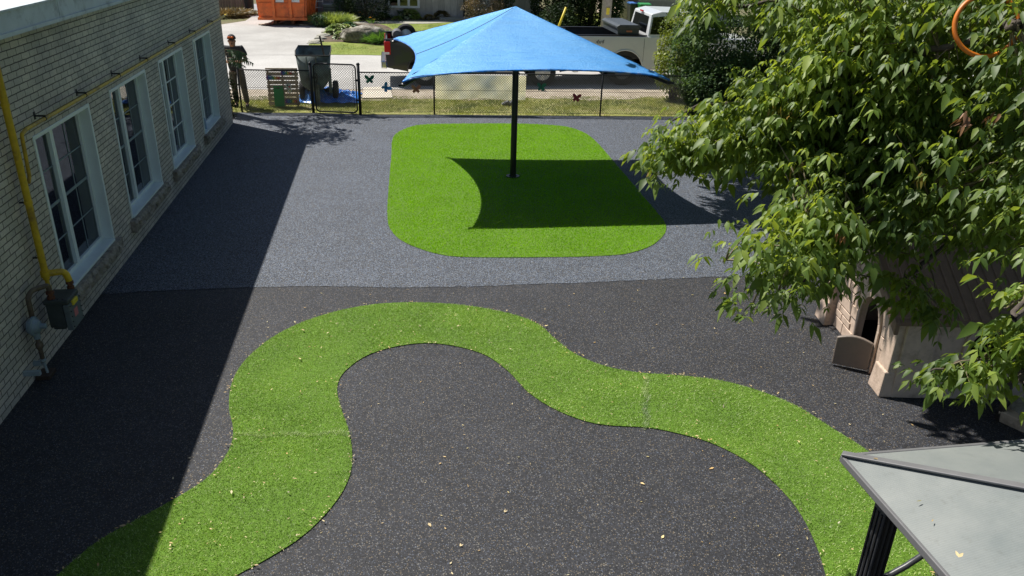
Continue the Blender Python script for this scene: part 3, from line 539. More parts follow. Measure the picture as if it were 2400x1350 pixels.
#@@FENCE
def fence_run(pts, label, posts, h=1.05, mesh=True):
    f = thing('chain_link_fence', (pts[0][0], pts[0][1], 0), label, 'fence')
    a = Vector((*pts[0], 0)); 
    m = MB(); m.tube([(p[0], p[1], h) for p in pts], 0.017, 8); m.build('top_rail', 'black', f, smooth=True)
    m = MB(); m.tube([(p[0], p[1], 0.06) for p in pts], 0.004, 4); m.tube([(p[0], p[1] - 0.01, 0.62) for p in pts], 0.004, 4); m.build('tension_wire', 'wire', f)
    for p, r, hh in posts:
        k = MB(); k.tube([(p[0], p[1], 0), (p[0], p[1], hh)], r, 10); k.lathe([(r * 1.25, 0), (r * 1.25, 0.02), (r * 0.6, 0.05), (0.002, 0.06)], 10, (p[0], p[1], hh - 0.01)); k.build('post', 'black', f, smooth=True)
    wiremesh(pts, f, 0.05, h)
    return f
def wiremesh(pts, parent, z0, z1, step=0.062, yo=0.0):
    L = [0]; 
    for i in range(len(pts) - 1): L.append(L[-1] + math.dist(pts[i], pts[i + 1]))
    def at(s):
        for i in range(len(pts) - 1):
            if s <= L[i + 1] or i == len(pts) - 2:
                t = (s - L[i]) / (L[i + 1] - L[i]); return np.array([pts[i][0] + (pts[i + 1][0] - pts[i][0]) * t, pts[i][1] + (pts[i + 1][1] - pts[i][1]) * t])
    tot = L[-1]; H = z1 - z0; V = []; F = []; r = 0.0040
    for sgn in (1, -1):
        s = -H
        while s < tot + H:
            a, b = (s, s + sgn * H); za, zb = z0, z1 + 0.012
            if a < 0 or a > tot or b < 0 or b > tot:
                t0, t1 = 0.0, 1.0
                for lim in (0, tot):
                    if abs(b - a) > 1e-9:
                        t = (lim - a) / (b - a)
                        if 0 < t < 1:
                            if (a < 0 and lim == 0) or (a > tot and lim == tot): t0 = t
                            elif (b < 0 and lim == 0) or (b > tot and lim == tot): t1 = t
                if (a < 0 and b < 0) or (a > tot and b > tot): s += step; continue
                a, b, za, zb = a + (b - a) * t0, a + (b - a) * t1, za + (zb - za) * t0, za + (zb - za) * t1
            if abs(b - a) > 0.01:
                p, q = at(min(max(a, 0), tot)), at(min(max(b, 0), tot)); d = np.array([q[0] - p[0], q[1] - p[1], zb - za]); d /= np.linalg.norm(d); nn = np.array([0, -1.0, 0]); w = np.cross(d, nn)
                o = len(V)
                for (e, z) in ((p, za), (q, zb)):
                    c = np.array([e[0], e[1] + yo + sgn * 0.0015, z]); V += [c + nn * r, c - nn * r * 0.6 + w * r, c - nn * r * 0.6 - w * r]
                F += [(o, o + 1, o + 4, o + 3), (o + 1, o + 2, o + 5, o + 4), (o + 2, o, o + 3, o + 5)]
            s += step
    npmesh('wire_mesh', V, F, 'wire', parent)
gL, gR = G(735, 264).xy, G(845, 268).xy; pA = (-3.86, 20.93)
P1 = G(1018, 268).xy; P2 = G(1406, 272).xy; P3 = (10.4, 19.98)
fence_run([pA, tuple(gL)], 'short black chain link fence run between the brick corner and the gate', [(pA, 0.022, 1.08), (tuple(gL), 0.038, 1.22)])
fence_run([tuple(gR), tuple(P1), tuple(P2), P3], 'long black chain link fence run right of the gate passing behind the shade sail post', [(tuple(gR), 0.038, 1.24), (tuple(P1), 0.022, 1.07), (tuple(P2), 0.022, 1.07), (P3, 0.022, 1.07)])
gt = thing('fence_gate', (gL.x, gL.y, 0), 'black chain link gate with rounded tube frame', 'gate')
ga = Vector((gL.x + 0.075, gL.y - 0.01, 0)); gb = Vector((gR.x - 0.07, gR.y + 0.01, 0)); u = (gb - ga).normalized(); Lg = (gb - ga).length
def gp_(s, z): p = ga + u * s; return (p.x, p.y, z)
fr = []
for cx, cz, a0 in ((0.1, 0.14, 180), (Lg - 0.1, 0.14, 270), (Lg - 0.1, 1.13, 0), (0.1, 1.13, 90)):
    for k in range(6): a = R(a0 + k * 18); fr.append(gp_(cx + 0.1 * math.cos(a), cz + 0.1 * math.sin(a)))
fr.append(fr[0]); fr.append(fr[1])
MB().tube(fr, 0.019, 8, cap=False).build('gate_frame', 'black', gt, smooth=True)
for q in (0.06, Lg - 0.07): MB().tube([gp_(q, 0.15), gp_(q, 1.1)], 0.005, 5).build('tension_bar', 'black', gt)
wiremesh([gp_(0.02, 0)[:2], gp_(Lg - 0.02, 0)[:2]], gt, 0.06, 1.2)
for z in (0.35, 0.85): MB().tube([gp_(Lg - 0.02, z), gp_(Lg + 0.06, z)], 0.026, 8).build('hinge', 'black', gt)
m = MB(); m.tube([gp_(0.02, 1.0), gp_(0.07, 0.98), gp_(0.09, 0.90), gp_(0.08, 0.80), gp_(0.03, 0.76)], 0.012, 6); m.box(gp_(-0.06, 0.86), tuple(Vector(gp_(0.05, 0.9)) + Vector((0, 0.03, 0)))); m.build('latch', 'black', gt)
def fpt(px, py):
    """point on the fence plane seen at a pixel"""
    pts = [pA, tuple(gL), tuple(gR), tuple(P1), tuple(P2), P3]; d = ray(px, py)
    for i in range(len(pts) - 1):
        a, b = pts[i], pts[i + 1]; A = np.array([[d[0], -(b[0] - a[0])], [d[1], -(b[1] - a[1])]]); s = np.linalg.solve(A, np.array([a[0], a[1]]))
        if -0.001 <= s[1] <= 1.001: return Vector((d[0] * s[0], d[1] * s[0], CAMH + d[2] * s[0]))
    return AX(px, py, 1, 20.5)
def butterfly(px, py, mname, label, rot):
    c = fpt(px, py) + Vector((0, -0.03, 0)); m = MB(); t = Matrix.Rotation(rot, 3, 'Y')
    up = [(0.0, -0.02), (0.0, 0.02), (0.03, 0.075), (0.075, 0.105), (0.115, 0.10), (0.118, 0.06), (0.095, 0.02), (0.06, -0.01), (0.03, -0.02)]; lo = [(0.0, -0.015), (0.05, -0.012), (0.085, -0.03), (0.09, -0.065), (0.068, -0.08), (0.065, -0.115), (0.045, -0.095), (0.025, -0.085), (0.0, -0.06)]
    b = thing('butterfly', c, label, 'butterfly ornament', 'metal butterfly ornaments on the fence')
    for sg in (1, -1):
        k = MB()
        for w in (up, lo): k.prism(w, lambda x, z: c + t @ Vector((sg * x, -abs(x) * 0.45, z)), lambda x, z: c + t @ Vector((sg * x, -abs(x) * 0.45 - 0.004, z)))
        k.build('wing', mname, b)
    k = MB(); k.tube([c + t @ Vector((0, 0, 0.04)), c, c + t @ Vector((0, 0, -0.06))], [0.006, 0.011, 0.004], 6); k.tube([c + t @ Vector((0, 0, 0.04)), c + t @ Vector((0.02, -0.01, 0.085))], 0.002, 4); k.tube([c + t @ Vector((0, 0, 0.04)), c + t @ Vector((-0.02, -0.01, 0.085))], 0.002, 4); k.build('butterfly_body', 'black', b)
butterfly(866, 185, 'c_teal', 'dark green metal butterfly on the fence just right of the gate', 0.0); butterfly(905, 204, 'c_lightblue', 'blue metal butterfly tilted on the fence', 0.9); butterfly(975, 208, 'c_rust', 'orange brown metal butterfly left of the banner', 0.0)
butterfly(1268, 203, 'c_teal', 'bright green metal butterfly on the fence right of the banner', 0.05); butterfly(1350, 228, 'c_darkred', 'dark red metal butterfly, lowest and farthest right on the fence', 0.1)
# faded banner on the outside of the fence
m = MB(); nx, nz_ = 24, 8; c0, c1 = fpt(1020, 172), fpt(1234, 172)
for i in range(nx + 1):
    for j in range(nz_ + 1):
        t = i / nx; p = c0.lerp(c1, t); z = 1.0 - (0.60 + 0.02 * math.sin(t * 9)) * j / nz_; m.v.append((p.x, p.y + 0.03 + 0.008 * math.sin(t * 20 + j), z))
for i in range(nx):
    for j in range(nz_): q = i * (nz_ + 1) + j; m.f.append((q, q + 1, q + nz_ + 2, q + nz_ + 1)); m.m.append(0)
bn = tag(m.build('banner', 'banner', None, smooth=True), 'faded pale cloth banner hung on the outside of the fence behind the sail post', 'banner')
for px, py, mn, r in ((1110, 178, 'c_pink', 0.09), (1150, 183, 'c_yellow', 0.07), (1165, 176, 'c_lightblue', 0.06)): pass
sh = G(1190, 248); m = MB()
for k in range(5): m.lathe([(0.0, -0.07), (0.045, -0.05), (0.05 + 0.01 * k, 0), (0.03, 0.05), (0, 0.06)], 7, (sh.x + 0.05 * k - 0.1, sh.y + 0.02 * (k % 2), 0.05 + 0.02 * (k % 3)), 'x')
tag(m.build('crumpled_rag', 'grey_rag', None, smooth=True), 'crumpled grey rag lying on the grass beside the sail post', 'rag')
b0 = [G(*p) for p in ((852, 208), (915, 206), (920, 232), (850, 233))]
m = MB(); m.prism([(p.x, p.y) for p in b0], lambda a, b: (a, b, 0.02), lambda a, b: (a, b, 0.045)); tag(m.build('plywood_board', 'board'), 'pale flat board lying on the sandy shoulder right of the gate', 'board')
# pallet music wall
pw = G(640, 250); px_ = [G(625, 250), G(706, 250)]; yP = px_[0].y - 0.02; xa, xb = AX(626, 200, 1, yP).x, AX(700, 200, 1, yP).x
pl = thing('pallet', ((xa + xb) / 2, yP, 0), 'upright wooden pallet leaning outside the fence holding toy instruments', 'pallet')
zt = AX(660, 160, 1, yP).z; lean = 0.0
n = 9
for i in range(n):
    z = 0.05 + (zt - 0.13) * i / (n - 1); s_ = MB(); s_.box((xa + random.uniform(-.01, .01), yP - 0.02, z), (xb + random.uniform(-.01, .01), yP, z + 0.088)); s_.build('slat', 'pallet', pl, bevel=0.004)
for x in (xa + 0.02, (xa + xb) / 2 - 0.02, xb - 0.08): MB().box((x, yP, 0.02), (x + 0.04, yP + 0.09, zt - 0.02)).build('stringer', 'pallet', pl)
def xylo(px, py, w, h, label, flip):
    c = AX(px, py, 1, yP - 0.025); x = thing('toy_xylophone', (c.x, yP - 0.03, c.z), label, 'toy xylophone', 'toy xylophones on the pallet'); MB().box((c.x - w / 2, yP - 0.035, c.z - h * 0.25), (c.x + w / 2, yP - 0.021, c.z + h * 0.25)).build('frame', 'c_white', x)
    cols = ['c_red', 'c_orange', 'c_yellow', 'c_green', 'c_lightblue', 'c_blue', 'c_purple']; 
    if flip: cols = cols[::-1]
    for i, cc in enumerate(cols):
        t = (i + 0.5) / 7; hh = h * (0.5 - 0.16 * t if flip else 0.34 + 0.16 * t); xx = c.x - w / 2 + w * t; MB().box((xx - w / 17, yP - 0.045, c.z - hh), (xx + w / 17, yP - 0.036, c.z + hh)).build('key', cc, x)
xylo(671, 171, 0.28, 0.09, 'uppermost toy xylophone with rainbow keys on the pallet', True); xylo(640, 182, 0.34, 0.11, 'toy xylophone with rainbow keys at the left edge of the pallet', True); xylo(683, 237, 0.30, 0.10, 'lowest toy xylophone with rainbow keys on the pallet', True)
c = AX(654, 226, 1, yP - 0.03); m = MB(); m.box((c.x - 0.125, yP - 0.042, c.z - 0.27), (c.x + 0.125, yP - 0.024, c.z + 0.27)); gbd = tag(m.build('green_board', 'c_board', None, bevel=0.01), 'bright green plastic board with a handle slot hung on the pallet', 'board')
MB().box((c.x - 0.05, yP - 0.046, c.z + 0.205), (c.x + 0.05, yP - 0.0425, c.z + 0.235)).build('handle_slot', 'black', gbd)
c = AX(676, 203, 1, yP - 0.03); m = MB(); m.lathe([(0.0, -0.045), (0.075, -0.045), (0.08, -0.03), (0.08, -0.022)], 20, (c.x, yP, c.z), 'y'); m.lathe([(0.0, -0.045), (0.055, -0.045), (0.06, -0.03), (0.06, -0.022)], 20, (c.x + 0.02, yP - 0.002, c.z - 0.11), 'y'); dr = tag(m.build('toy_drum', 'c_white'), 'small round white toy with coloured dots screwed to the pallet', 'toy')
for dx, dz, cc in ((0.02, 0.0, 'c_red'), (-0.02, 0.03, 'c_teal'), (0.03, -0.10, 'c_yellow')): MB().lathe([(0, -0.052), (0.02, -0.052), (0.02, -0.046)], 10, (c.x + dx, yP, c.z + dz), 'y').build('dot', cc, dr)
#@@SAIL
PC = G(1202, 415); sx = 2.13
S = thing('shade_sail', (PC.x, PC.y, 0), 'blue square shade sail umbrella on one black post over the rounded turf', 'shade umbrella')
m = MB(); m.tube([(PC.x, PC.y, 0.02), (PC.x, PC.y, 3.02)], 0.060, 20); m.build('post', 'black', S, smooth=True, autos=True)
m = MB(); m.lathe([(0.13, 0.012), (0.13, 0.03), (0.075, 0.032), (0.075, 0.05)], 20, (PC.x, PC.y, 0)); m.build('base_plate', 'black', S)
cor = [Vector((PC.x - 2.10, PC.y - 1.98, 2.20)), Vector((PC.x + 2.30, PC.y - 1.95, 2.23)), Vector((PC.x + 2.12, PC.y + 1.98, 2.13)), Vector((PC.x - 2.22, PC.y + 2.3, 2.30))]
apex = Vector((PC.x - 0.03, PC.y, 3.17)); inset = [0.02, 0.42, 0.08, 0.34]; sagz = [0.17, 0.08, 0.12, 0.08]
m = MB(); NU, NV = 28, 22
for q in range(4):
    a, b = cor[q], cor[(q + 1) % 4]; mid = (a + b) / 2; inn = Vector((PC.x - mid.x, PC.y - mid.y, 0)).normalized()
    o = len(m.v)
    for i in range(NU + 1):
        t = i / NU; e = a.lerp(b, t) + inn * inset[q] * 4 * t * (1 - t) * 0.95 + Vector((0, 0, sagz[q] * (4 * t * (1 - t)) ** (0.6 if q == 0 else 1)))
        for j in range(NV + 1):
            s = j / NV; p = e.lerp(apex, s)
            w = 4 * t * (1 - t); p.z -= 0.10 * w * s * (1 - s) * 2.2   # tensioned cloth sags between the hips
            if q == 0: p.z += 0.006 * math.sin(26 * t + 9 * s) * w * (1 - s) ** 2
            near = max(0, 1 - min(t, 1 - t) * 5) * (1 - s) ** 3; p.z += 0.016 * near * math.sin(40 * s + 30 * t)
            m.v.append(tuple(p))
    for i in range(NU):
        for j in range(NV): k = o + i * (NV + 1) + j; m.f.append((k, k + 1, k + NV + 2, k + NV + 1)); m.m.append(0)
bm_ = m.build('sail_cloth', 'sail', S, smooth=True, recalc=True)
md = bm_.modifiers.new('w', 'WELD'); md.merge_threshold = 0.004
bm_.data.set_sharp_from_angle(angle=R(50))
for q in range(4):
    a, b = cor[q], cor[(q + 1) % 4]; mid = (a + b) / 2; inn = Vector((PC.x - mid.x, PC.y - mid.y, 0)).normalized(); pts = []
    for i in range(NU + 1): t = i / NU; pts.append(a.lerp(b, t) + inn * inset[q] * 4 * t * (1 - t) * 0.95 + Vector((0, 0, sagz[q] * (4 * t * (1 - t)) ** (0.6 if q == 0 else 1) - 0.012)))
    h = MB(); h.tube(pts, 0.014, 6); h.build('edge_hem', 'tarp', S, smooth=True)
    r_ = MB(); hub = Vector((PC.x, PC.y, 2.92)); r_.tube([hub, cor[q] + Vector((0, 0, -0.07))], 0.026, 10); r_.build('rafter', 'black', S, smooth=True)
    k_ = MB(); d = (cor[q] - apex).normalized(); k_.lathe([(0.03, 0), (0.045, 0.01), (0.045, 0.03), (0.02, 0.05)], 10, cor[q] + Vector((0, 0, -0.08))); k_.tube([cor[q] + Vector((0, 0, -0.05)), cor[q] + Vector((d.x, d.y, 0)) * 0.09 + Vector((0, 0, -0.06))], 0.018, 8); k_.build('corner_clamp', 'black', S)
# seam stitched across the left panel
a, b = cor[3], cor[0]; sp = []
for j in range(12):
    s = j / 11; t = 0.54; mid = (a + b) / 2; inn = Vector((PC.x - mid.x, PC.y - mid.y, 0)).normalized(); e = a.lerp(b, t) + inn * inset[3] * 4 * t * (1 - t) * 0.95 + Vector((0, 0, sagz[3] * 4 * t * (1 - t))); p = e.lerp(apex, s * 0.97); p.z -= 0.10 * 4 * t * (1 - t) * s * 0.97 * (1 - s * 0.97) * 2.2 - 0.004; sp.append(p)
MB().tube(sp, 0.005, 5).build('stitched_seam', 'paint_dark', S)
#@@YARD ACROSS THE ROAD
def cloud(c, r, n, seed=0, shell=0.55, clump=2.2, thr=-0.35, lump=0.22):
    """points through an uneven crown: ellipsoid whose radius wobbles, thinned by clump noise"""
    n0 = int(n * 2.2); d = norm(rng.normal(0, 1, (n0, 3))); rad = rng.uniform(shell ** 3, 1, n0) ** (1 / 3)
    wob = 1 + lump * vnoise(d, 2.3, seed) + lump * 0.6 * vnoise(d, 5.1, seed + 3); P = d * (rad * wob)[:, None] * np.array(r) + np.array(c)
    k = vnoise(P, clump / max(0.4, min(r)), seed) > thr; P = P[k][:n]; P[:, 2] = np.maximum(P[:, 2], 0.04); return P
def stems(mb, base, c, r, n, rad, seed=0):
    rr = random.Random(seed)
    for i in range(n):
        a = rr.uniform(0, 6.28); q = rr.uniform(0.3, 0.8); e = Vector((c[0] + r[0] * q * math.cos(a), c[1] + r[1] * q * math.sin(a), c[2] + r[2] * rr.uniform(-0.2, 0.7)))
        b = Vector(base) + Vector((rr.uniform(-.1, .1), rr.uniform(-.1, .1), 0)) * (1 + 2 * r[0]) * 0.5; mdl = b.lerp(e, 0.5) + Vector((rr.uniform(-.1, .1), rr.uniform(-.1, .1), 0.1 * r[2]))
        mb.tube([b, mdl, e], [rad, rad * 0.7, rad * 0.3], 5)
def bush(name, c, r, n, size, mname, label, cat='shrub', group=None, nst=7, srad=0.03, **kw):
    t = thing(name, (c[0], c[1], 0), label, cat, group); sd = int(abs(c[0] * 13 + c[1] * 7)) 
    smallleaves('foliage', cloud(c, r, n, sd, **kw), size, mname, t, flat=0.9)
    m = MB(); stems(m, (c[0], c[1], 0), c, r, nst, srad, sd); m.build('stem', 'bark', t, smooth=True)
    return t
def tuft(name, pos, rad, h, n, w, mname, label, cat='plant', lean=0.8, group=None, parent=None):
    a = rng.uniform(0, 6.283, n); q = rad * np.sqrt(rng.uniform(0, 1, n)); P = np.stack([pos[0] + q * np.cos(a), pos[1] + q * np.sin(a), np.zeros(n) + 0.03], 1)
    out = np.stack([np.cos(a) * q / rad, np.sin(a) * q / rad, np.zeros(n)], 1); D = norm(out * lean + rng.normal(0, 0.22, (n, 3)) + [0, 0, 1.0])
    o = leaves(name, P, D, h * rng.uniform(0.6, 1.15, n), w, mname, parent, fold=0.1, droop=0.35)
    return tag(o, label, cat, group) if label else o
# house across the road
HY = 43.0
H_ = thing('house', (2, HY, 0), 'low house with pale vertical board siding across the road', 'house')
hx0, hx1 = AX(741, 20, 1, HY).x, AX(1264, 20, 1, HY).x
m = MB(); m.box((hx0, HY, 0), (hx1, HY + 7, 2.7)); m.build('siding_wall', 'siding', H_)
m = MB(); m.prism([(HY - 0.6, 2.7), (HY + 7.6, 2.7), (HY + 7.6, 2.85), (HY + 3.5, 4.6), (HY - 0.6, 2.85)], lambda a, b: (hx0 - 0.4, a, b), lambda a, b: (hx1 + 0.4, a, b)); m.build('roof', 'trim_grey', H_)
m = MB(); m.box((hx1 - 0.12, HY - 0.09, 0.3), (hx1 - 0.03, HY - 0.005, 2.7)); m.build('downspout', 'white_paint', H_)
def hwin(pxa, pxb, pyb, nl, top=2.1):
    p = AX(pxa, pyb, 1, HY - 0.03); q = AX(pxb, pyb, 1, HY - 0.03); z = p.z; f = MB(); f.box((p.x, HY - 0.06, z), (q.x, HY - 0.003, z + 0.1)); f.box((p.x, HY - 0.06, top), (q.x, HY - 0.003, top + 0.1))
    n = nl + 1
    for i in range(n): x = p.x + (q.x - p.x - 0.12) * i / nl; f.box((x, HY - 0.06, z + 0.1), (x + 0.12, HY - 0.003, top))
    w = f.build('window', 'white_paint', H_); MB().box((p.x + 0.12, HY - 0.03, z + 0.1), (q.x - 0.12, HY - 0.004, top)).build('pane', 'car_glass', w)
hwin(795, 828, 7, 1); hwin(909, 984, 18, 3)
p, q = AX(1108, 20, 1, HY - 0.03), AX(1086, 20, 1, HY - 0.03); MB().box((q.x, HY - 0.05, 0.12), (p.x, HY - 0.003, 2.1)).build('door', 'bin_black', H_)
a, b = AX(1030, 32, 1, HY - 0.5).x, AX(1150, 32, 1, HY - 0.5).x; MB().box((a, HY - 1.2, 0), (b, HY - 0.003, 0.12)).build('doorstep', 'flagstone', H_)
ac = G(778, 40); ac = AX(776, 20, 1, HY - 0.8); m = MB(); m.box((ac.x - 0.36, HY - 1.1, 0.02), (ac.x + 0.36, HY - 0.4, 0.68)); t = m.build('air_conditioner', 'ac', None, bevel=0.03); tag(t, 'dark green air conditioner cabinet with pale lid against the house wall', 'air conditioner'); MB().box((ac.x - 0.39, HY - 1.13, 0.681), (ac.x + 0.39, HY - 0.37, 0.74)).build('lid', 'pale_metal', t, bevel=0.02)
for i in range(5): MB().box((ac.x - 0.33, HY - 1.112, 0.12 + i * 0.11), (ac.x + 0.33, HY - 1.101, 0.15 + i * 0.11)).build('louvre', 'black', t)
# white ladder by the house corner
la = AX(741, 22, 1, HY - 0.6); t = thing('step_ladder', la, 'white ladder standing between the orange dumpster and the house', 'ladder')
m = MB(); m.tube([(la.x - 0.1, HY - 0.8, 0), (la.x + 0.25, HY - 0.7, 1.9)], 0.025, 6); m.build('rail', 'white_paint', t); MB().tube([(la.x + 0.35, HY - 0.8, 0), (la.x + 0.35, HY - 0.7, 1.9)], 0.025, 6).build('rail', 'white_paint', t)
for i in range(6): z = 0.25 + 0.28 * i; MB().box((la.x - 0.08 + 0.05 * i, HY - 0.78, z), (la.x + 0.35, HY - 0.72, z + 0.03)).build('rung', 'white_paint', t)
# yard tree with two stems
tb = G(1077, 42); t = thing('yard_tree', tb, 'two stemmed tree in front of the house door', 'tree'); m = MB(); m.tube([tb, tb + Vector((-0.15, 0, 0.45)), AX(1052, 8, 1, tb.y), AX(1030, -10, 1, tb.y), AX(985, -90, 1, tb.y)], [0.16, 0.14, 0.13, 0.12, 0.09], 8); m.tube([tb, AX(1080, 20, 1, tb.y), AX(1072, -10, 1, tb.y), AX(1072, -120, 1, tb.y)], [0.26, 0.2, 0.24, 0.16], 8); m.build('trunk', 'bark', t, smooth=True)
smallleaves('crown', cloud((tb.x, tb.y, 5.2), (2.6, 2.2, 1.8), 5000, 4), 0.13, 'lilac_leaf', t)
bush('round_evergreen', (AX(862, 20, 1, 41.6).x, 41.6, 0.95), (1.15, 0.8, 1.25), 9000, 0.07, 'cedar_leaf', 'dark clipped evergreen bush beside the white framed house window', shell=0.7, thr=-2, lump=0.05)
bush('dark_shrub', (AX(808, 20, 1, 42.0).x, 42.0, 0.65), (0.55, 0.45, 0.75), 2500, 0.08, 'hosta_dark', 'smaller dark green bush left of the clipped evergreen')
bush('smoke_bush', (AX(1137, 22, 1, 40.6).x, 40.6, 0.7), (1.0, 0.7, 0.65), 5000, 0.07, 'smoke_leaf', 'dusty brown leafed bush showing over the left slope of the sail')
bush('leafy_bush', (AX(1185, 5, 1, 42.2).x, 42.2, 1.1), (0.5, 0.4, 0.9), 1800, 0.08, 'lilac_leaf', 'narrow green bush against the siding behind the sail peak')
rp = AX(768, 46, 1, 38.4)
tuft('ornamental_grass', (AX(778, 45, 1, 39.6).x, 39.6), 0.75, 0.85, 2600, 0.03, 'reed_leaf', 'tall pale yellow green clump of grass in front of the air conditioner', 'plant')
bush('round_shrub', (AX(748, 42, 1, 38.8).x, 38.8, 0.3), (0.35, 0.3, 0.32), 1500, 0.05, 'hosta_dark', 'small dark round shrub at the left foot of the pale grass clump')
def hosta(px, py, r, n, mname, label, grp=None):
    g = G(px, py); a = rng.uniform(0, 6.283, n); e = rng.uniform(0.15, 1.3, n); D = np.stack([np.cos(a) * np.cos(e), np.sin(a) * np.cos(e), np.sin(e)], 1); P = np.tile([g.x, g.y, 0.05], (n, 1)) + D * r * 0.45
    tag(leaves('hosta', P, D, r * 0.75, r * 0.42, mname, None, fold=0.15, droop=0.55), label, 'plant', grp)
hosta(790, 82, 0.55, 120, 'hosta_leaf', 'pale variegated hosta at the left end of the flower bed'); hosta(807, 80, 0.5, 110, 'hosta_leaf', 'variegated hosta between the other hosta and the boulder'); hosta(800, 92, 0.38, 80, 'hosta_leaf', 'smallest variegated hosta at the front left of the boulder'); hosta(818, 70, 0.4, 80, 'hosta_dark', 'bluish plant behind the boulder')
hosta(934, 40, 0.95, 120, 'hosta_dark', 'big blue green hosta under the white framed window'); hosta(960, 44, 0.6, 110, 'hosta_leaf', 'white and green hosta right of the big blue green one'); hosta(932, 50, 0.3, 60, 'reed_leaf', 'little lime shrub in the garden bed left of the white hosta'); hosta(975, 46, 0.32, 60, 'reed_leaf', 'little lime shrub in the garden bed right of the white hosta'); hosta(1006, 48, 0.35, 60, 'dry_leaf', 'low brownish clump in the garden bed'); hosta(1002, 37, 0.5, 70, 'hosta_dark', 'small dark leafy plant against the siding')
hosta(901, 45, 0.35, 50, 'hosta_dark', 'small dark plant at the right foot of the clipped evergreen'); hosta(823, 48, 0.45, 70, 'hosta_dark', 'grey green clump at the left foot of the clipped evergreen'); hosta(1035, 44, 0.5, 90, 'dry_leaf', 'dull brown low plants left of the two stemmed tree')
tuft('grass_clump', (G(900, 100).x, G(900, 100).y), 0.62, 0.75, 2600, 0.022, 'grassy_leaf', 'bright green grassy clump right of the boulder', lean=1.2)
tuft('grass_clump', (G(866, 78).x, G(866, 78).y), 0.4, 0.45, 700, 0.02, 'grassy_leaf', 'thin green grassy clump behind the boulder')
for px, py, ph in ((847, 48, 30), (872, 56, 42)):
    g = G(px, py); top = AX(px, ph, 1, g.y); f = thing('daylily', g, 'tall orange daylily at the ' + ('left' if px < 860 else 'right') + ' behind the boulder', 'flower', None)
    MB().tube([g, g.lerp(top, 0.6) + Vector((0.03, 0, 0)), top], 0.012, 5).build('stem', 'grassy_leaf', f)
    for s in (-1, 1):
        a = rng.uniform(0, 6.28, 7); D = np.stack([np.cos(a), np.sin(a), np.full(7, 0.7)], 1); leaves('bloom', np.tile(np.array(top) + [0.07 * s, 0, -0.04 - 0.04 * s], (7, 1)), D, 0.13, 0.07, 'c_flower', f, fold=0.1, droop=0.3)
    tuft('leaf_tuft', (g.x, g.y), 0.15, 0.45, 60, 0.02, 'grassy_leaf', None, parent=f)
# boulder
def rock(name, c, r, label, seed, mname='rock', cat='boulder'):
    bm = bmesh.new(); bmesh.ops.create_icosphere(bm, subdivisions=5, radius=1)
    P = np.array([v.co[:] for v in bm.verts]); k = 1 + 0.16 * vnoise(P, 1.6, seed) + 0.07 * vnoise(P, 4.5, seed + 1) + 0.035 * vnoise(P, 11, seed + 5) - 0.1 * np.abs(vnoise(P, 2.6, seed + 9)); P = P * k[:, None] * np.array(r) + np.array(c)
    for v, p in zip(bm.verts, P): v.co = (p[0], p[1], max(p[2], -0.05))
    me = bpy.data.meshes.new(name); bm.to_mesh(me); bm.free(); me.materials.append(MATS[mname]); me.polygons.foreach_set('use_smooth', [True] * len(me.polygons)); o = bpy.data.objects.new(name, me); COL.objects.link(o); return tag(o, label, cat)
g = G(852, 100); rock('boulder', (g.x, g.y + 0.2, 0.22), (0.88, 0.5, 0.5), 'big weathered grey boulder in the flower bed across the road', 3)
for i, (px, py) in enumerate(((768, 78), (760, 86), (752, 93), (742, 99), (776, 70), (736, 103))): g = G(px, py); rock('edging_stone', (g.x, g.y, 0.03), (0.3, 0.2, 0.1), 'flat edging stone between driveway and flower bed, %s from the road' % ('fourth', 'third', 'second', 'nearest but one', 'farthest', 'nearest')[i] if i not in (2,) else 'middle flat edging stone between driveway and flower bed', i, 'flagstone', 'stone')['group'] = 'edging stones of the flower bed'
# wooden fence and weeds, left background
fy = 45.2; t = thing('board_fence', (AX(540, 20, 1, fy).x, fy, 0), 'weathered vertical board fence left of the gravel path', 'fence'); x0, x1 = AX(470, 20, 1, fy).x, AX(577, 20, 1, fy).x; x = x0
while x < x1:
    w = random.uniform(0.13, 0.15); MB().box((x, fy + random.uniform(0, 0.02), 0.05), (x + w - 0.008, fy + 0.03, 1.8 + random.uniform(-0.02, 0.02))).build('board', 'fence_boards', t); x += w
MB().box((x0, fy + 0.035, 0.4), (x1, fy + 0.08, 0.49)).build('fence_rail', 'fence_boards', t); MB().box((x0, fy + 0.035, 1.4), (x1, fy + 0.08, 1.49)).build('fence_rail', 'fence_boards', t)
bp_ = AX(583, 10, 1, 45.4); m = MB(); m.lathe([(0.24, 0), (0.28, 0.9), (0.30, 0.92), (0.30, 1.0), (0.0, 1.03)], 16, (bp_.x, 45.4, 0)); tag(m.build('rain_barrel', 'bin_black', None, smooth=True, autos=True), 'black barrel standing at the end of the board fence', 'barrel')
tuft('weed_clump', (G(560, 36).x, G(560, 36).y), 0.7, 0.55, 700, 0.05, 'dry_leaf', 'dry brownish weeds at the foot of the board fence, right hand clump', lean=1.3, group='weeds by the board fence'); tuft('weed_clump', (G(530, 38).x, G(530, 38).y), 0.9, 0.6, 900, 0.05, 'dry_leaf', 'dry brownish weeds at the foot of the board fence, left hand clump', lean=1.3, group='weeds by the board fence'); tuft('green_weeds', (G(556, 27).x, G(556, 27).y + 0.5), 0.6, 0.5, 500, 0.04, 'reed_leaf', 'yellow green weeds growing above the dry ones by the board fence', lean=1.0)
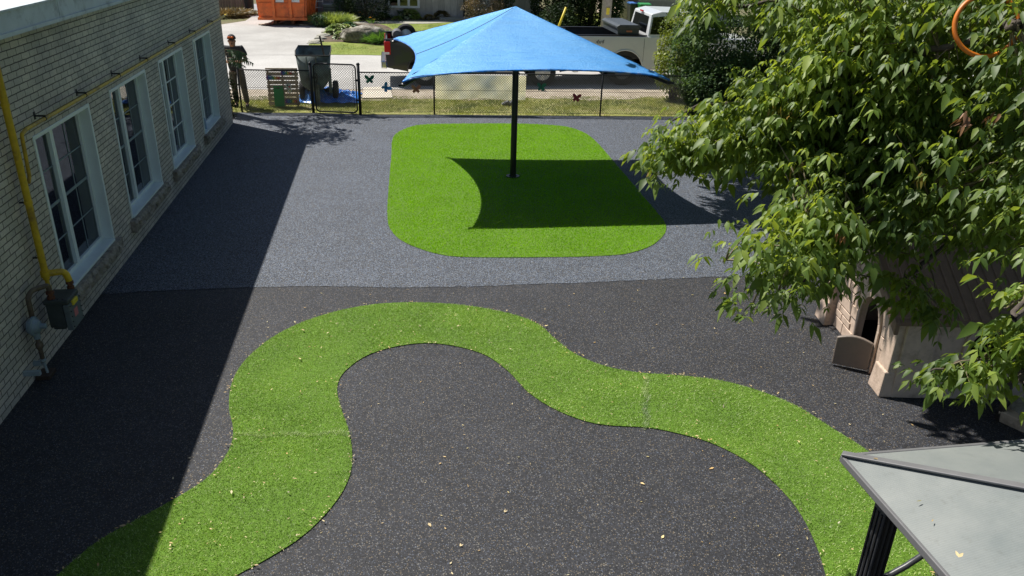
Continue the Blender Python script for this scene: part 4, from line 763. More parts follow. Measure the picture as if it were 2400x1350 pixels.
# orange dumpster
dl, dr = G(612, 49), G(735, 40)
D0 = thing('dumpster', (-4.9, 39.9, 0), 'orange steel roll off dumpster standing on the driveway', 'dumpster')
dy = 39.2; xa, xb = AX(608, 45, 1, dy).x, AX(716, 48, 1, dy).x; zb = 0.28; zt = 1.75
m = MB(); L4 = 4.6; dxs = 0.35
def dpt(x, y, z): return (x + dxs * (y - dy) / L4, y, z)
def dbox(m, x0, y0, z0, x1, y1, z1): m.add([dpt(x0, y0, z0), dpt(x1, y0, z0), dpt(x1, y1, z0), dpt(x0, y1, z0), dpt(x0, y0, z1), dpt(x1, y0, z1), dpt(x1, y1, z1), dpt(x0, y1, z1)], [(0, 3, 2, 1), (4, 5, 6, 7), (0, 1, 5, 4), (1, 2, 6, 5), (2, 3, 7, 6), (3, 0, 4, 7)])
m.add([dpt(xa + 0.05, dy, zb), dpt(xb - 0.05, dy, zb), dpt(xb - 0.05, dy + L4, zb), dpt(xa + 0.05, dy + L4, zb), dpt(xa - 0.06, dy + 0.0, zt), dpt(xb + 0.06, dy, zt), dpt(xb + 0.06, dy + L4, zt), dpt(xa - 0.06, dy + L4, zt)], [(0, 3, 2, 1), (0, 1, 5, 4), (1, 2, 6, 5), (2, 3, 7, 6), (3, 0, 4, 7)])
m.add([dpt(xa + 0.0, dy + 0.06, zt - 0.4), dpt(xb, dy + 0.06, zt - 0.4), dpt(xb, dy + L4 - 0.06, zt - 0.4), dpt(xa, dy + L4 - 0.06, zt - 0.4)], [(0, 1, 2, 3)]); m.build('container', 'orange_steel', D0)
m = MB(); dbox(m, xa - 0.05, dy - 0.09, zb - 0.02, xb + 0.1, dy - 0.003, zb + 0.10); dbox(m, xa + 0.05, dy - 0.06, 0.95, xb - 0.02, dy - 0.004, 1.0); m.build('end_beam', 'orange_steel', D0)
for x in (xa + 0.62, xb - 0.68):
    m = MB(); dbox(m, x, dy - 0.12, zb + 0.10, x + 0.13, dy - 0.003, zt - 0.05); m.build('post', 'orange_steel', D0, bevel=0.01)
for x in (xa + 0.6, xb - 0.66): m = MB(); m.lathe([(0.12, 0), (0.12, 0.14)], 14, (x + 0.02, dy + 0.12, 0.15), 'x'); m.build('roller', 'rust', D0)
for x in (xa + 0.68, xb - 0.6): m = MB(); dbox(m, x, dy + 0.02, 0.1, x + 0.08, dy + L4, zb - 0.003); m.build('skid_rail', 'rust', D0)
for i in range(8):
    y = dy + 0.1 + i * (L4 - 0.25) / 7
    for sg, xx in ((1, xb), (-1, xa)): m = MB(); m.add([dpt(xx + sg * -0.05, y, zb), dpt(xx + sg * 0.04, y, zb), dpt(xx + sg * 0.04, y + 0.09, zb), dpt(xx - sg * 0.05, y + 0.09, zb), dpt(xx + sg * 0.06, y, zt), dpt(xx + sg * 0.14, y, zt), dpt(xx + sg * 0.14, y + 0.09, zt), dpt(xx + sg * 0.06, y + 0.09, zt)], [(0, 3, 2, 1), (4, 5, 6, 7), (0, 1, 5, 4), (1, 2, 6, 5), (2, 3, 7, 6), (3, 0, 4, 7)]); m.build('side_rib', 'orange_steel', D0)
for px in (655, 692): p = AX(px, 0, 1, dy - 0.02); MB().box((p.x - 0.18, dy - 0.012, p.z - 0.10), (p.x + 0.18, dy - 0.004, p.z + 0.22)).build('paper_label', 'paper', D0)
for i, (px, py) in enumerate(((628, 58), (640, 60), (690, 60), (670, 61))): g = G(px, py); MB(); o = MB().box((g.x - 0.5, g.y - 0.08, 0.02), (g.x + 0.6, g.y + 0.1, 0.07), Matrix.Rotation([0.9, 0.8, 0.05, -0.08][i], 3, 'Z')).build('plank', 'shovel_wood' if i % 2 else 'pallet'); tag(o, ['rough plank angled at the left of the dumpster underside', 'second plank angled beside the left one under the dumpster', 'plank lying flat under the front right of the dumpster', 'plank lying flat under the front middle of the dumpster'][i], 'plank', 'planks under the dumpster')
# utility pole, guy wire guard
up_ = AX(1420, 60, 1, 31.6); t = thing('utility_pole', (up_.x, 31.6, 0), 'weathered round wooden utility pole behind the pickups', 'utility pole'); m = MB(); m.tube([(up_.x - 0.02, 31.6, 0), (up_.x + 0.02, 31.6, 9)], [0.20, 0.15], 18); m.build('pole_shaft', 'pole_wood', t, smooth=True)
p = AX(1425, 26, 1, 31.4); MB().box((p.x - 0.06, 31.385, p.z - 0.13), (p.x + 0.06, 31.40, p.z + 0.12)).build('number_plate', 'c_yellow', t)
ga_, gb2, gc_ = AX(1327, 17, 1, 32.5), AX(1311, 58, 1, 32.5), AX(1350, -50, 1, 32.5); t = thing('guy_wire', (gb2.x - 0.35, 32.5, 0), 'bright yellow plastic guard on a guy wire left of the utility pole', 'guy wire'); d = (gb2 - ga_).normalized(); gr0 = gb2 + d * ((gb2.z) / -d.z); m = MB(); m.tube([gb2 + (gr0 - gb2) * 0.6, ga_], 0.045, 8); m.build('guard', 'c_yellow', t, smooth=True); MB().tube([gr0, ga_ - d * 6], 0.008, 5).build('wire_strand', 'wire', t)
# cedars
for i, (px, y, rx_, h) in enumerate(((1290, 41.5, 1.3, 3.4), (1340, 40, 1.3, 3.8), (1385, 39, 1.2, 3.6), (1428, 38.3, 0.62, 4.2), (1310, 38.5, 0.9, 1.2))):
    x = AX(px, 40, 1, y).x; bush('cedar_tree', (x, y, h * 0.5), (rx_, 1.0, h * 0.55), 9000 if i < 4 else 2500, 0.11, 'cedar_leaf', ['dark dense cedar nearest the house corner', 'dark dense cedar directly behind the yellow guy guard', 'dark dense cedar left of the utility pole', 'narrow dark cedar just right of the utility pole', 'low dark shrub at the foot of the cedars'][i], 'tree' if i < 4 else 'shrub', 'cedars beside the house' if i < 4 else None, shell=0.6, thr=-0.8, nst=4, srad=0.06)
# garage and bins
gy = 42.6; ga0 = AX(1452, 20, 1, gy).x; t = thing('garage', (ga0 + 3, gy, 0), 'pale neighbouring garage with a light panelled door', 'garage'); gd0 = AX(1494, 20, 1, gy).x; MB().box((ga0, gy, 0), (gd0, gy + 5, 2.7)).build('garage_wall', 'stucco', t); MB().box((gd0, gy + 0.25, 0), (gd0 + 5, gy + 0.3, 2.3)).build('garage_door', 'garage_panel', t); MB().box((gd0, gy, 2.3), (gd0 + 6, gy + 5, 2.9)).build('header_wall', 'stucco', t); MB().box((AX(1472, 20, 1, gy - 0.02).x, gy - 0.03, 0), (gd0, gy - 0.003, 2.6)).build('corner_trim', 'brown_plastic', t); MB().box((ga0 - 0.4, gy - 0.4, 2.9), (gd0 + 6.4, gy + 5.4, 3.1)).build('roof', 'trim_grey', t)
def bin_(px, py, body, lid, label):
    g = G(px, py); t = thing('wheelie_bin', g, label, 'bin', 'two wheeled bins by the garage'); m = MB(); w = 0.27
    m.add([(g.x - w * 0.8, g.y - 0.25, 0.06), (g.x + w * 0.8, g.y - 0.25, 0.06), (g.x + w * 0.8, g.y + 0.22, 0.06), (g.x - w * 0.8, g.y + 0.22, 0.06), (g.x - w, g.y - 0.32, 0.98), (g.x + w, g.y - 0.32, 0.98), (g.x + w, g.y + 0.3, 0.98), (g.x - w, g.y + 0.3, 0.98)], [(0, 3, 2, 1), (4, 5, 6, 7), (0, 1, 5, 4), (1, 2, 6, 5), (2, 3, 7, 6), (3, 0, 4, 7)]); m.build('bin_body', body, t, bevel=0.02)
    m = MB(); m.prism([(-0.36, 0.985), (0.34, 0.985), (0.34, 1.03), (0.1, 1.08), (-0.36, 1.04)], lambda a, b: (g.x - w - 0.02, g.y + a, b), lambda a, b: (g.x + w + 0.02, g.y + a, b)); m.build('lid', lid, t, bevel=0.012)
    for s in (-1, 1): m = MB(); m.lathe([(0.1, -0.03), (0.1, 0.03)], 12, (g.x + s * (w - 0.05), g.y + 0.25, 0.1), 'x'); m.build('wheel', 'tyre', t)
bin_(1482, 56, 'bin_black', 'lid_blue', 'black wheeled bin with a blue lid by the garage'); bin_(1505, 59, 'bin_green', 'bin_green', 'green wheeled bin in front of the garage door')
#@@TRUCKS
def wheel(parent, x, y, r, side):
    w = thing('wheel', (x, y, r), None, None); w.parent = parent; w.location = (x - parent.location.x, y - parent.location.y, r - parent.location.z)
    m = MB(); hw = 0.135; m.lathe([(r * 0.60, -hw), (r * 0.92, -hw), (r, -hw * 0.72), (r, hw * 0.72), (r * 0.92, hw), (r * 0.60, hw)], 36, (x, y, r), 'y', ring=True); m.build('tyre', 'tyre', w, smooth=True, autos=True)
    m = MB(); o = side * hw * 0.72; m.lathe([(r * 0.60, o), (r * 0.57, o + side * 0.015), (r * 0.55, o - side * 0.07), (r * 0.12, o - side * 0.05)], 36, (x, y, r), 'y')
    m.lathe([(r * 0.14, o - side * 0.06), (r * 0.14, o + side * 0.01), (0.01, o + side * 0.015)], 16, (x, y, r), 'y')
    for k in range(5):
        a = k * 1.2566 + 0.3
        for da in (-0.16, 0.16):
            p0 = Vector((x + r * 0.12 * math.cos(a), y + o, r + r * 0.12 * math.sin(a))); p1 = Vector((x + r * 0.57 * math.cos(a + da), y + o, r + r * 0.57 * math.sin(a + da))); m.tube([p0, p1], [0.030, 0.022], 6)
    m.build('rim', RIM[0], w, smooth=True, autos=True)
    MB().lathe([(r * 0.54, -0.02), (r * 0.54, 0.02)], 20, (x, y, r), 'y').build('brake_disc', 'black', w)
RIM = ['alloy']
def pickup(x0, y0, paint, label, sc=1.0, xr=1.25, xf=4.82, L=5.85, step=True, bl=2.05, ch=1.0):
    """rear bumper at x0, near side at y0, nose towards +x"""
    T = thing('pickup_truck', (x0, y0, 0), label, 'pickup truck', 'pickups parked on the road'); W2 = 2.0 * sc; r = 0.41 * sc
    def X(v): return x0 + v * sc
    zs = sc; zlo = 0.52 * zs; zbed = 1.33 * zs
    def arch(c, rr, n=10): return [(c + rr * math.cos(math.pi - math.pi * i / n), 0.44 * zs / sc + rr * math.sin(math.pi * i / n)) for i in range(n + 1)]
    prof = [(0.12, 0.55)] + [(a, b) for a, b in arch(xr, 0.52)] + [(a, b) for a, b in arch(xf, 0.52)] + [(5.70, 0.48), (5.80, 0.72), (5.78, 1.02), (5.62, 1.16), (4.55, 1.28), (3.95, 1.31), (0.10, 1.33), (0.08, 1.0)]
    prof = [(a, b) for a, b in prof]
    for s, yy in ((0, y0), (1, y0 + W2)):
        d = 0.07 if s == 0 else -0.07; m = MB(); m.prism(prof, lambda a, b: (X(a), yy + (0.03 if b > 1.2 else 0) * (1 if s == 0 else -1), b * zs), lambda a, b: (X(a), yy + d, b * zs)); m.build('side_panel', paint, T, bevel=0.015)
        for c in (xr, xf):
            m = MB(); pts = [(X(a), yy - (0.012 if s == 0 else -0.012), b * zs) for a, b in arch(c, 0.53, 14)]; m.tube(pts, 0.022, 6); m.build('wheel_arch', paint, T, smooth=True)
    yi, yj = y0 + 0.07, y0 + W2 - 0.07
    m = MB(); m.box((X(0.14), yi, 0.72 * zs), (X(bl), yj, 0.78 * zs)); m.box((X(bl - 0.07), yi, 0.78 * zs), (X(bl), yj, 1.32 * zs)); m.box((X(0.3), yi, 0.78 * zs), (X(bl - 0.07), yi + 0.03, 1.325 * zs)); m.box((X(0.3), yj - 0.03, 0.78 * zs), (X(bl - 0.07), yj, 1.325 * zs)); m.build('bed', 'bed_liner', T)
    m = MB(); m.box((X(0.09), yi + 0.01, 0.70 * zs), (X(0.15), yj - 0.01, 1.30 * zs)); tg = m.build('tailgate', paint, T, bevel=0.015); MB().box((X(0.075), y0 + W2 / 2 - 0.12, 1.1 * zs), (X(0.0885), y0 + W2 / 2 + 0.12, 1.2 * zs)).build('tailgate_handle', 'black', tg)
    m = MB(); m.box((X(0.05), y0 + 0.04, 1.331 * zs), (X(bl), y0 + 0.13, 1.36 * zs)); m.build('bed_rail_cap', 'black', T, bevel=0.01); m = MB(); m.box((X(0.05), yj - 0.08, 1.331 * zs), (X(bl), yj + 0.04, 1.36 * zs)); m.build('bed_rail_cap', 'black', T, bevel=0.01)
    # front body: hood, cowl, nose
    m = MB(); hp = [(3.95, 0.60), (5.76, 0.50), (5.80, 0.74), (5.76, 1.06), (5.55, 1.20), (4.60, 1.31), (3.95, 1.33)]; m.prism(hp, lambda a, b: (X(a), yi + 0.003, b * zs), lambda a, b: (X(a), yj - 0.003, b * zs)); m.build('hood', paint, T, bevel=0.03, seg=3)
    m = MB(); m.box((X(bl + 0.01), yi + 0.002, 0.45 * zs), (X(3.94), yj - 0.002, 0.62 * zs)); m.box((X(0.3), yi + 0.25, 0.45 * zs), (X(5.5), yj - 0.25, 0.58 * zs)); m.build('chassis', 'black', T)
    # cab: tapered greenhouse on a belt line
    cabp = [(bl + 0.01, 1.30), (2.16 + (bl - 2.05), 1.30 + .60 * ch), (2.45 + (bl - 2.05), 1.30 + .67 * ch), (3.45, 1.30 + .65 * ch), (3.70, 1.30 + .56 * ch), (4.45, 1.32)]
    def cy(b, s): tk = 0.05 + 0.17 * max(0, (b - 1.3) / 0.67); return (y0 + tk) if s == 0 else (y0 + W2 - tk)
    m = MB(); m.prism(cabp, lambda a, b: (X(a), cy(b, 0), b * zs), lambda a, b: (X(a), cy(b, 1), b * zs)); m.box((X(bl + 0.01), yi + 0.002, 0.62 * zs), (X(3.945), yj - 0.002, 1.2995 * zs)); m.build('cab', paint, T, bevel=0.035, seg=3)
    for s in (0, 1):
        sg = -1 if s == 0 else 1
        for wn in ([(2.28, 1.38), (2.36, 1.82), (2.95, 1.86), (2.95, 1.38)], [(3.02, 1.38), (3.02, 1.86), (3.42, 1.85), (3.62, 1.78), (4.12, 1.40)]):
            if bl > 2.5 and wn[0][0] < 2.5: continue
            wn = [(p, 1.3 + (q - 1.3) * ch) for p, q in wn]; m = MB(); m.prism(wn, lambda a, b: (X(a), cy(b, s) + sg * 0.006, b * zs), lambda a, b: (X(a), cy(b, s) - sg * 0.002, b * zs)); m.build('window', 'car_glass', T)
        for a_ in ((2.99, 3.93, 2.12) if bl < 2.5 else (3.93, bl + 0.07)): m = MB(); yy = y0 if s == 0 else y0 + W2; m.box((X(a_), yy - 0.0015, 0.66 * zs), (X(a_) + 0.008, yy + 0.0015, 1.28 * zs)); m.build('door_gap', 'black', T)
        for a_ in ((2.75, 3.7) if bl < 2.5 else (3.0,)): m = MB(); yy = y0 if s == 0 else y0 + W2; m.box((X(a_), yy + sg * 0.035 if sg < 0 else yy + 0.003, 1.17 * zs), (X(a_ + 0.2), yy - 0.003 if sg < 0 else yy + 0.035, 1.205 * zs)); m.build('door_handle', 'chrome', T, bevel=0.008)
        yy = y0 if s == 0 else y0 + W2; m = MB(); m.box((X(4.0), min(yy + sg * 0.04, yy + sg * 0.24), 1.34 * zs), (X(4.09), max(yy + sg * 0.04, yy + sg * 0.24), 1.56 * zs)); m.build('mirror', 'black', T, bevel=0.03)
        m = MB(); yt = yy; m.box((X(0.055), min(yt + sg * 0.008, yt - sg * 0.16), 0.92 * zs), (X(0.24), max(yt + sg * 0.008, yt - sg * 0.16), 1.29 * zs)); tl = m.build('taillight', 'red_lens', T, bevel=0.02); MB().box((X(0.050), min(yt + sg * 0.0085, yt - sg * 0.12), 0.93 * zs), (X(0.20), max(yt + sg * 0.0085, yt - sg * 0.12), 0.995 * zs)).build('reverse_lens', 'clear_lens', tl)
        m = MB(); m.box((X(5.62), min(yy + sg * 0.004, yy - sg * 0.4), 0.86 * zs), (X(5.80), max(yy + sg * 0.004, yy - sg * 0.4), 1.06 * zs)); m.build('headlight', 'clear_lens', T, bevel=0.03)
        if step: m = MB(); ys_ = yy + (0.0 if s == 0 else -0.12); m.box((X(1.95), ys_, 0.36 * zs), (X(4.1), ys_ + 0.12, 0.42 * zs)); m.build('running_board', 'black', T, bevel=0.015)
        wheel(T, X(xr), yy + (0.17 if s == 0 else -0.17), r, -1 if s == 0 else 1); wheel(T, X(xf), yy + (0.17 if s == 0 else -0.17), r, -1 if s == 0 else 1)
    m = MB(); m.prism([(2.055, 1.40), (2.125, 1.83)], lambda a, b: (X(a) - 0.012, y0 + 0.35, b * zs), lambda a, b: (X(a) - 0.012, y0 + W2 - 0.35, b * zs)) if False else m.add([(X(bl + 0.025) - 0.008, y0 + 0.30, 1.40 * zs), (X(bl + 0.025) - 0.008, y0 + W2 - 0.30, 1.40 * zs), (X(bl + 0.098) - 0.008, y0 + W2 - 0.36, (1.3 + .53 * ch) * zs), (X(bl + 0.098) - 0.008, y0 + 0.36, (1.3 + .53 * ch) * zs)], [(0, 1, 2, 3)]); m.build('rear_window', 'car_glass', T)
    m = MB(); m.add([(X(3.79), y0 + 0.26, (1.3 + .51 * ch) * zs), (X(3.79), y0 + W2 - 0.26, (1.3 + .51 * ch) * zs), (X(4.36), y0 + W2 - 0.16, 1.40 * zs), (X(4.36), y0 + 0.16, 1.40 * zs)], [(0, 1, 2, 3)]); m.build('windscreen', 'car_glass', T)
    MB().box((X(bl + 0.06), y0 + W2 / 2 - 0.16, (1.3 + .60 * ch) * zs), (X(bl + 0.09), y0 + W2 / 2 + 0.16, (1.3 + .635 * ch) * zs)).build('brake_lamp', 'red_lens', T)
    m = MB(); m.box((X(-0.06), y0 + 0.06, 0.50 * zs), (X(0.12), y0 + W2 - 0.06, 0.74 * zs)); m.build('rear_bumper', 'chrome', T, bevel=0.04, seg=3)
    m = MB(); m.box((X(5.74), y0 + 0.02, 0.42 * zs), (X(5.93), y0 + W2 - 0.02, 0.66 * zs)); m.build('front_bumper', 'chrome', T, bevel=0.05, seg=3); m = MB(); m.box((X(5.765), y0 + 0.45, 0.70 * zs), (X(5.82), y0 + W2 - 0.45, 1.04 * zs)); m.build('grille', 'chrome', T, bevel=0.02)
    return T, X
T1, X1 = pickup(-0.33, 24.4, 'paint_dark', 'dark pickup with a spare wheel in its bed, mostly hidden behind the blue sail', bl=2.85, ch=0.82)
# load in the dark truck's bed
m = MB(); c = AX(952, 86, 1, 24.9); m.lathe([(0.17, -0.1), (0.27, -0.1), (0.31, -0.06), (0.31, 0.06), (0.27, 0.1), (0.17, 0.1)], 26, (c.x, 25.2, 1.40), 'y', ring=True); sw = tag(m.build('spare_tyre', 'tyre', None, smooth=True, autos=True), 'black tyre standing up in the dark pickup bed', 'tyre'); MB().lathe([(0.17, -0.05), (0.03, -0.07)], 20, (c.x, 25.2, 1.40), 'y').build('rim', 'alloy', sw)
m = MB(); c = AX(926, 92, 1, 24.9); m.lathe([(0.0, -0.22), (0.12, -0.2), (0.15, -0.1), (0.15, 0.12), (0.1, 0.2), (0, 0.22)], 18, (c.x + 0.06, 25.0, 1.44), 'y'); m.box((c.x + 0.0, 24.8, 1.30), (c.x + 0.35, 25.3, 1.36)); tag(m.build('engine_case', 'trim_grey', None, smooth=True, autos=True), 'grey rounded machine casing at the tail end of the dark pickup bed', 'machine')
RIM[0] = 'trim_grey'
T2, X2 = pickup(5.25, 24.5, 'paint_white', 'white pickup with a dark toolbox across its bed, partly behind the sail and bushes', 1.12, 1.60, 5.0, bl=2.2)
tb0 = thing('toolbox', (X2(1.65), 25.5, 1.52), 'dark grey truck toolbox lying across the white pickup bed', 'toolbox'); m = MB(); m.box((X2(1.38), 24.62, 1.525), (X2(1.98), 26.5, 1.71)); m.build('box', 'toolbox', tb0, bevel=0.01); m = MB(); m.prism([(1.34, 1.712), (2.02, 1.712), (2.02, 1.77), (1.94, 1.815), (1.42, 1.815), (1.34, 1.77)], lambda a, b: (X2(a), 24.58, b), lambda a, b: (X2(a), 26.54, b)); m.build('lid', 'toolbox', tb0, bevel=0.01)
MB().box((X2(1.62), 24.612, 1.60), (X2(1.78), 24.6185, 1.65)).build('badge', 'c_rust', tb0)
# lettering decal on the bed side
tx = bpy.data.curves.new('decal', 'FONT'); tx.body = '4x4'; tx.size = 0.17; tx.extrude = 0.001; tx.shear = 0.3; to = bpy.data.objects.new('decal_tmp', tx); COL.objects.link(to); dg = bpy.context.evaluated_depsgraph_get(); me = bpy.data.meshes.new_from_object(to.evaluated_get(dg)); bpy.data.objects.remove(to)
me.transform(Matrix.Translation((X2(0.75) - T2.location.x, -0.004, 1.27)) @ Matrix.Rotation(R(90), 4, 'X')); me.materials.clear(); me.materials.append(MATS['toolbox']); dco = bpy.data.objects.new('decal', me); COL.objects.link(dco); dco.parent = T2
#@@HOPPER, TARP
hy = 22.35; hx = AX(737, 150, 1, hy).x; HT = AX(737, 116, 1, hy).z
T = thing('dump_hopper', (hx, hy, 0), 'dirty grey metal dumping hopper cart on two wheels behind the gate', 'hopper cart')
def ushape(w, zt_, zb_, n=10):
    pts = [(-w, zt_)]; wb = w * 0.84; zc = zb_ + 0.36
    for i in range(n + 1): a = math.pi + math.pi * i / n; pts.append((wb * math.cos(a) * (1 if True else 1), zc + 0.36 * math.sin(a)))
    return pts + [(w, zt_)]
prs = []
for yy, w, zt_ in ((hy - 0.42, 0.43, HT - 0.10), (hy - 0.1, 0.46, HT - 0.02), (hy + 0.42, 0.43, HT + 0.04)): prs.append([(hx + a, yy, b) for a, b in ushape(w, zt_, 0.32)])
m = MB(); n = len(prs[0]); vs = sum(prs, []); fs = [(j * n + i, j * n + i + 1, (j + 1) * n + i + 1, (j + 1) * n + i) for j in range(2) for i in range(n - 1)] + [tuple(range(n)), tuple(range(2 * n, 3 * n))]
m.add(vs, fs); bk = m.build('bucket', 'hopper', T, smooth=True, autos=True); sol = bk.modifiers.new('t', 'SOLIDIFY'); sol.thickness = 0.012
m = MB(); m.tube([prs[0][0], prs[1][0], prs[2][0], prs[2][-1], prs[1][-1], prs[0][-1], prs[0][0]], 0.017, 6); m.build('rim_band', 'rim_black', T)
for dx in (-0.16, 0.08): m = MB(); m.tube([(hx + dx, hy - 0.435, HT - 0.13), (hx + dx, hy - 0.435, 0.42)], 0.016, 6); m.build('rib', 'hopper', T)
MB().box((hx + 0.02, hy - 0.52, 0.0), (hx + 0.13, hy - 0.44, 0.52)).build('leg', 'hopper', T, bevel=0.006)
MB().box((hx + 0.36, hy - 0.3, 0.25), (hx + 0.44, hy - 0.2, 0.9)).build('frame_arm', 'hopper', T, bevel=0.006); MB().box((hx - 0.42, hy - 0.05, 0.24), (hx + 0.58, hy + 0.05, 0.32)).build('axle', 'rim_black', T)
for xw in (AX(709, 205, 1, hy).x, AX(787, 210, 1, hy).x): m = MB(); m.lathe([(0.10, -0.07), (0.24, -0.07), (0.27, -0.04), (0.27, 0.04), (0.24, 0.07), (0.10, 0.07)], 26, (xw, hy, 0.27), 'x'); m.build('wheel', 'tyre', T, smooth=True, autos=True)
a, b = AX(757, 118, 1, hy + 0.1), AX(749, 84, 1, hy + 0.1); d = b - a; m = MB(); m.box((-0.022, -0.022, -0.4), (0.022, 0.022, d.length)); q = d.to_track_quat('Z', 'Y').to_matrix(); m.v = [tuple(q @ Vector(v) + a) for v in m.v]; tag(m.build('wooden_stake', 'shovel_wood'), 'dark wooden handle sticking up out of the grey hopper', 'handle')
tq = pxpoly([(706, 192), (835, 208), (843, 222), (790, 236), (715, 238), (704, 226)]); nx, ny = 90, 60; V = []; x0, x1, y0_, y1_ = AX(704, 225, 2, 0).x, AX(844, 225, 2, 0).x, 21.9, 23.4
for i in range(nx + 1):
    for j in range(ny + 1):
        u_, v_ = i / nx, j / ny; x = x0 + (x1 - x0) * (0.02 + 0.98 * u_) + 0.06 * math.sin(v_ * 17 + u_ * 5); y = y0_ + (y1_ - y0_) * v_ + 0.06 * math.sin(u_ * 23)
        e = min(u_, 1 - u_, v_, 1 - v_); hgt = 0.34 * min(1, e * 5) * (1 - 0.75 * u_ ** 1.3); q = np.array([[x * 4, y * 4, 0.0]]); z = 0.03 + hgt * (0.45 + 0.7 * abs(float(vnoise(q, 1.6, 2)[0])) + 0.7 * abs(float(vnoise(q, 3.7, 8)[0])) - 0.2); V.append((x, y, max(0.025, z)))
F = [(i * (ny + 1) + j, (i + 1) * (ny + 1) + j, (i + 1) * (ny + 1) + j + 1, i * (ny + 1) + j + 1) for i in range(nx) for j in range(ny)]
m = MB(); m.add(V, F); tag(m.build('tarpaulin', 'tarp', None), 'crumpled shiny blue tarpaulin heaped on the ground around the hopper wheels', 'tarp')
#@@PERSON
def skin_body(name, verts, edges, radii, mname, parent, root=0, lv=2):
    me = bpy.data.meshes.new(name); base = Vector(parent_loc(parent)); me.from_pydata([tuple(Vector(v) - base) for v in verts], edges, []); me.materials.append(MATS[mname])
    o = bpy.data.objects.new(name, me); COL.objects.link(o); o.parent = parent
    md = o.modifiers.new('skin', 'SKIN'); md.use_smooth_shade = True
    for i, r in enumerate(radii): sv = me.skin_vertices[0].data[i]; sv.radius = (r if isinstance(r, tuple) else (r, r)); sv.use_root = (i == root)
    s = o.modifiers.new('sub', 'SUBSURF'); s.levels = lv; s.render_levels = lv; return o
pf = G(574, 250); pc = Vector((pf.x - 0.13, pf.y, 0)); px0, py0 = pc.x, pc.y
Pn = thing('person', (px0, py0, 0), 'man in dark shirt with goggles on his cap, looking down at a handheld controller', 'person')
def v_(x, y, z): return (px0 + x, py0 + y, z)
# body: one continuous skin (pelvis root, spine, neck, head, arms, legs)
bv = [v_(0, 0, .98), v_(0, .01, 1.15), v_(0, .0, 1.36), v_(0, 0, 1.47), v_(0, -.02, 1.53), v_(0, -.05, 1.62), v_(0, -.055, 1.73),
      v_(.19, 0, 1.46), v_(.31, -.06, 1.20), v_(.09, -.32, 1.18), v_(.06, -.37, 1.20), v_(-.19, 0, 1.46), v_(-.31, -.06, 1.20), v_(-.09, -.32, 1.18), v_(-.06, -.37, 1.20),
      v_(.12, 0, .92), v_(.165, -.02, .50), v_(.20, .02, .10), v_(.215, -.13, .04), v_(-.08, 0, .92), v_(-.07, -.01, .50), v_(-.06, .02, .10), v_(-.075, -.13, .04)]
be = [(0, 1), (1, 2), (2, 3), (3, 4), (4, 5), (5, 6), (2, 7), (7, 8), (8, 9), (9, 10), (2, 11), (11, 12), (12, 13), (13, 14), (0, 15), (15, 16), (16, 17), (17, 18), (0, 19), (19, 20), (20, 21), (21, 22)]
br = [(.10, .075), (.12, .09), (.17, .115), (.085, .08), .068, (.096, .108), (.092, .102), .062, .046, .032, .024, .062, .046, .032, .024, .088, .062, .043, .032, .088, .062, .043, .032]
skin_body('body', bv, be, br, 'skin', Pn)
sv = [v_(0, 0, .84), v_(0, .01, 1.15), v_(0, .0, 1.34), v_(0, 0, 1.50), v_(.20, 0, 1.475), v_(.285, -.04, 1.27), v_(-.20, 0, 1.475), v_(-.285, -.04, 1.27)]
skin_body('shirt', sv, [(0, 1), (1, 2), (2, 3), (2, 4), (4, 5), (2, 6), (6, 7)], [(.19, .14), (.19, .135), (.21, .14), (.12, .09), .095, .085, .095, .085], 'tshirt', Pn)
tv = [v_(.01, 0, 1.04), v_(.12, 0, .86), v_(.165, -.02, .50), v_(.20, .02, .08), v_(-.08, 0, .86), v_(-.07, -.01, .50), v_(-.06, .02, .08)]
skin_body('trousers', tv, [(0, 1), (1, 2), (2, 3), (0, 4), (4, 5), (5, 6)], [(.165, .12), .112, .086, .074, .112, .086, .074], 'trousers', Pn)
for s in (1, -1): skin_body('shoe', [v_(.07 + .13 * s, .05, .045), v_(.07 + .135 * s, -.05, .045), v_(.07 + .15 * s, -.17, .035)], [(0, 1), (1, 2)], [.05, .05, .042], 'shoe', Pn)
hc = Vector(v_(0, -.065, 1.665))
def ell(name, c, r, mname, cut=None):
    bm = bmesh.new(); bmesh.ops.create_uvsphere(bm, u_segments=24, v_segments=16, radius=1)
    for vv in bm.verts: vv.co = (vv.co.x * r[0], vv.co.y * r[1], vv.co.z * r[2])
    if cut is not None: bmesh.ops.delete(bm, geom=[f for f in bm.faces if f.calc_center_median().z < cut * r[2]], context='FACES')
    me = bpy.data.meshes.new(name); base = Vector(parent_loc(Pn)); bm.transform(Matrix.Translation(Vector(c) - base)); bm.to_mesh(me); bm.free(); me.materials.append(MATS[mname]); me.polygons.foreach_set('use_smooth', [True] * len(me.polygons)); o = bpy.data.objects.new(name, me); COL.objects.link(o); o.parent = Pn; return o
ell('cap', hc + Vector((0, .01, .045)), (.108, .122, .115), 'cap', 0.05); m = MB(); m.prism([(-.07, -.09), (-.05, -.17), (0, -.19), (.05, -.17), (.07, -.09)], lambda a, b: (hc.x + a, hc.y + b, hc.z + .035 - abs(a) * .2), lambda a, b: (hc.x + a, hc.y + b, hc.z + .047 - abs(a) * .2)); m.build('cap_peak', 'cap', Pn)
for s in (1, -1):
    ell('goggle_lens', hc + Vector((.038 * s, -.105, .092)), (.038, .014, .026), 'goggle'); ell('ear', hc + Vector((.088 * s, .0, -.01)), (.012, .02, .03), 'skin'); ell('eye', hc + Vector((.032 * s, -.088, -.002)), (.012, .01, .006), 'hair')
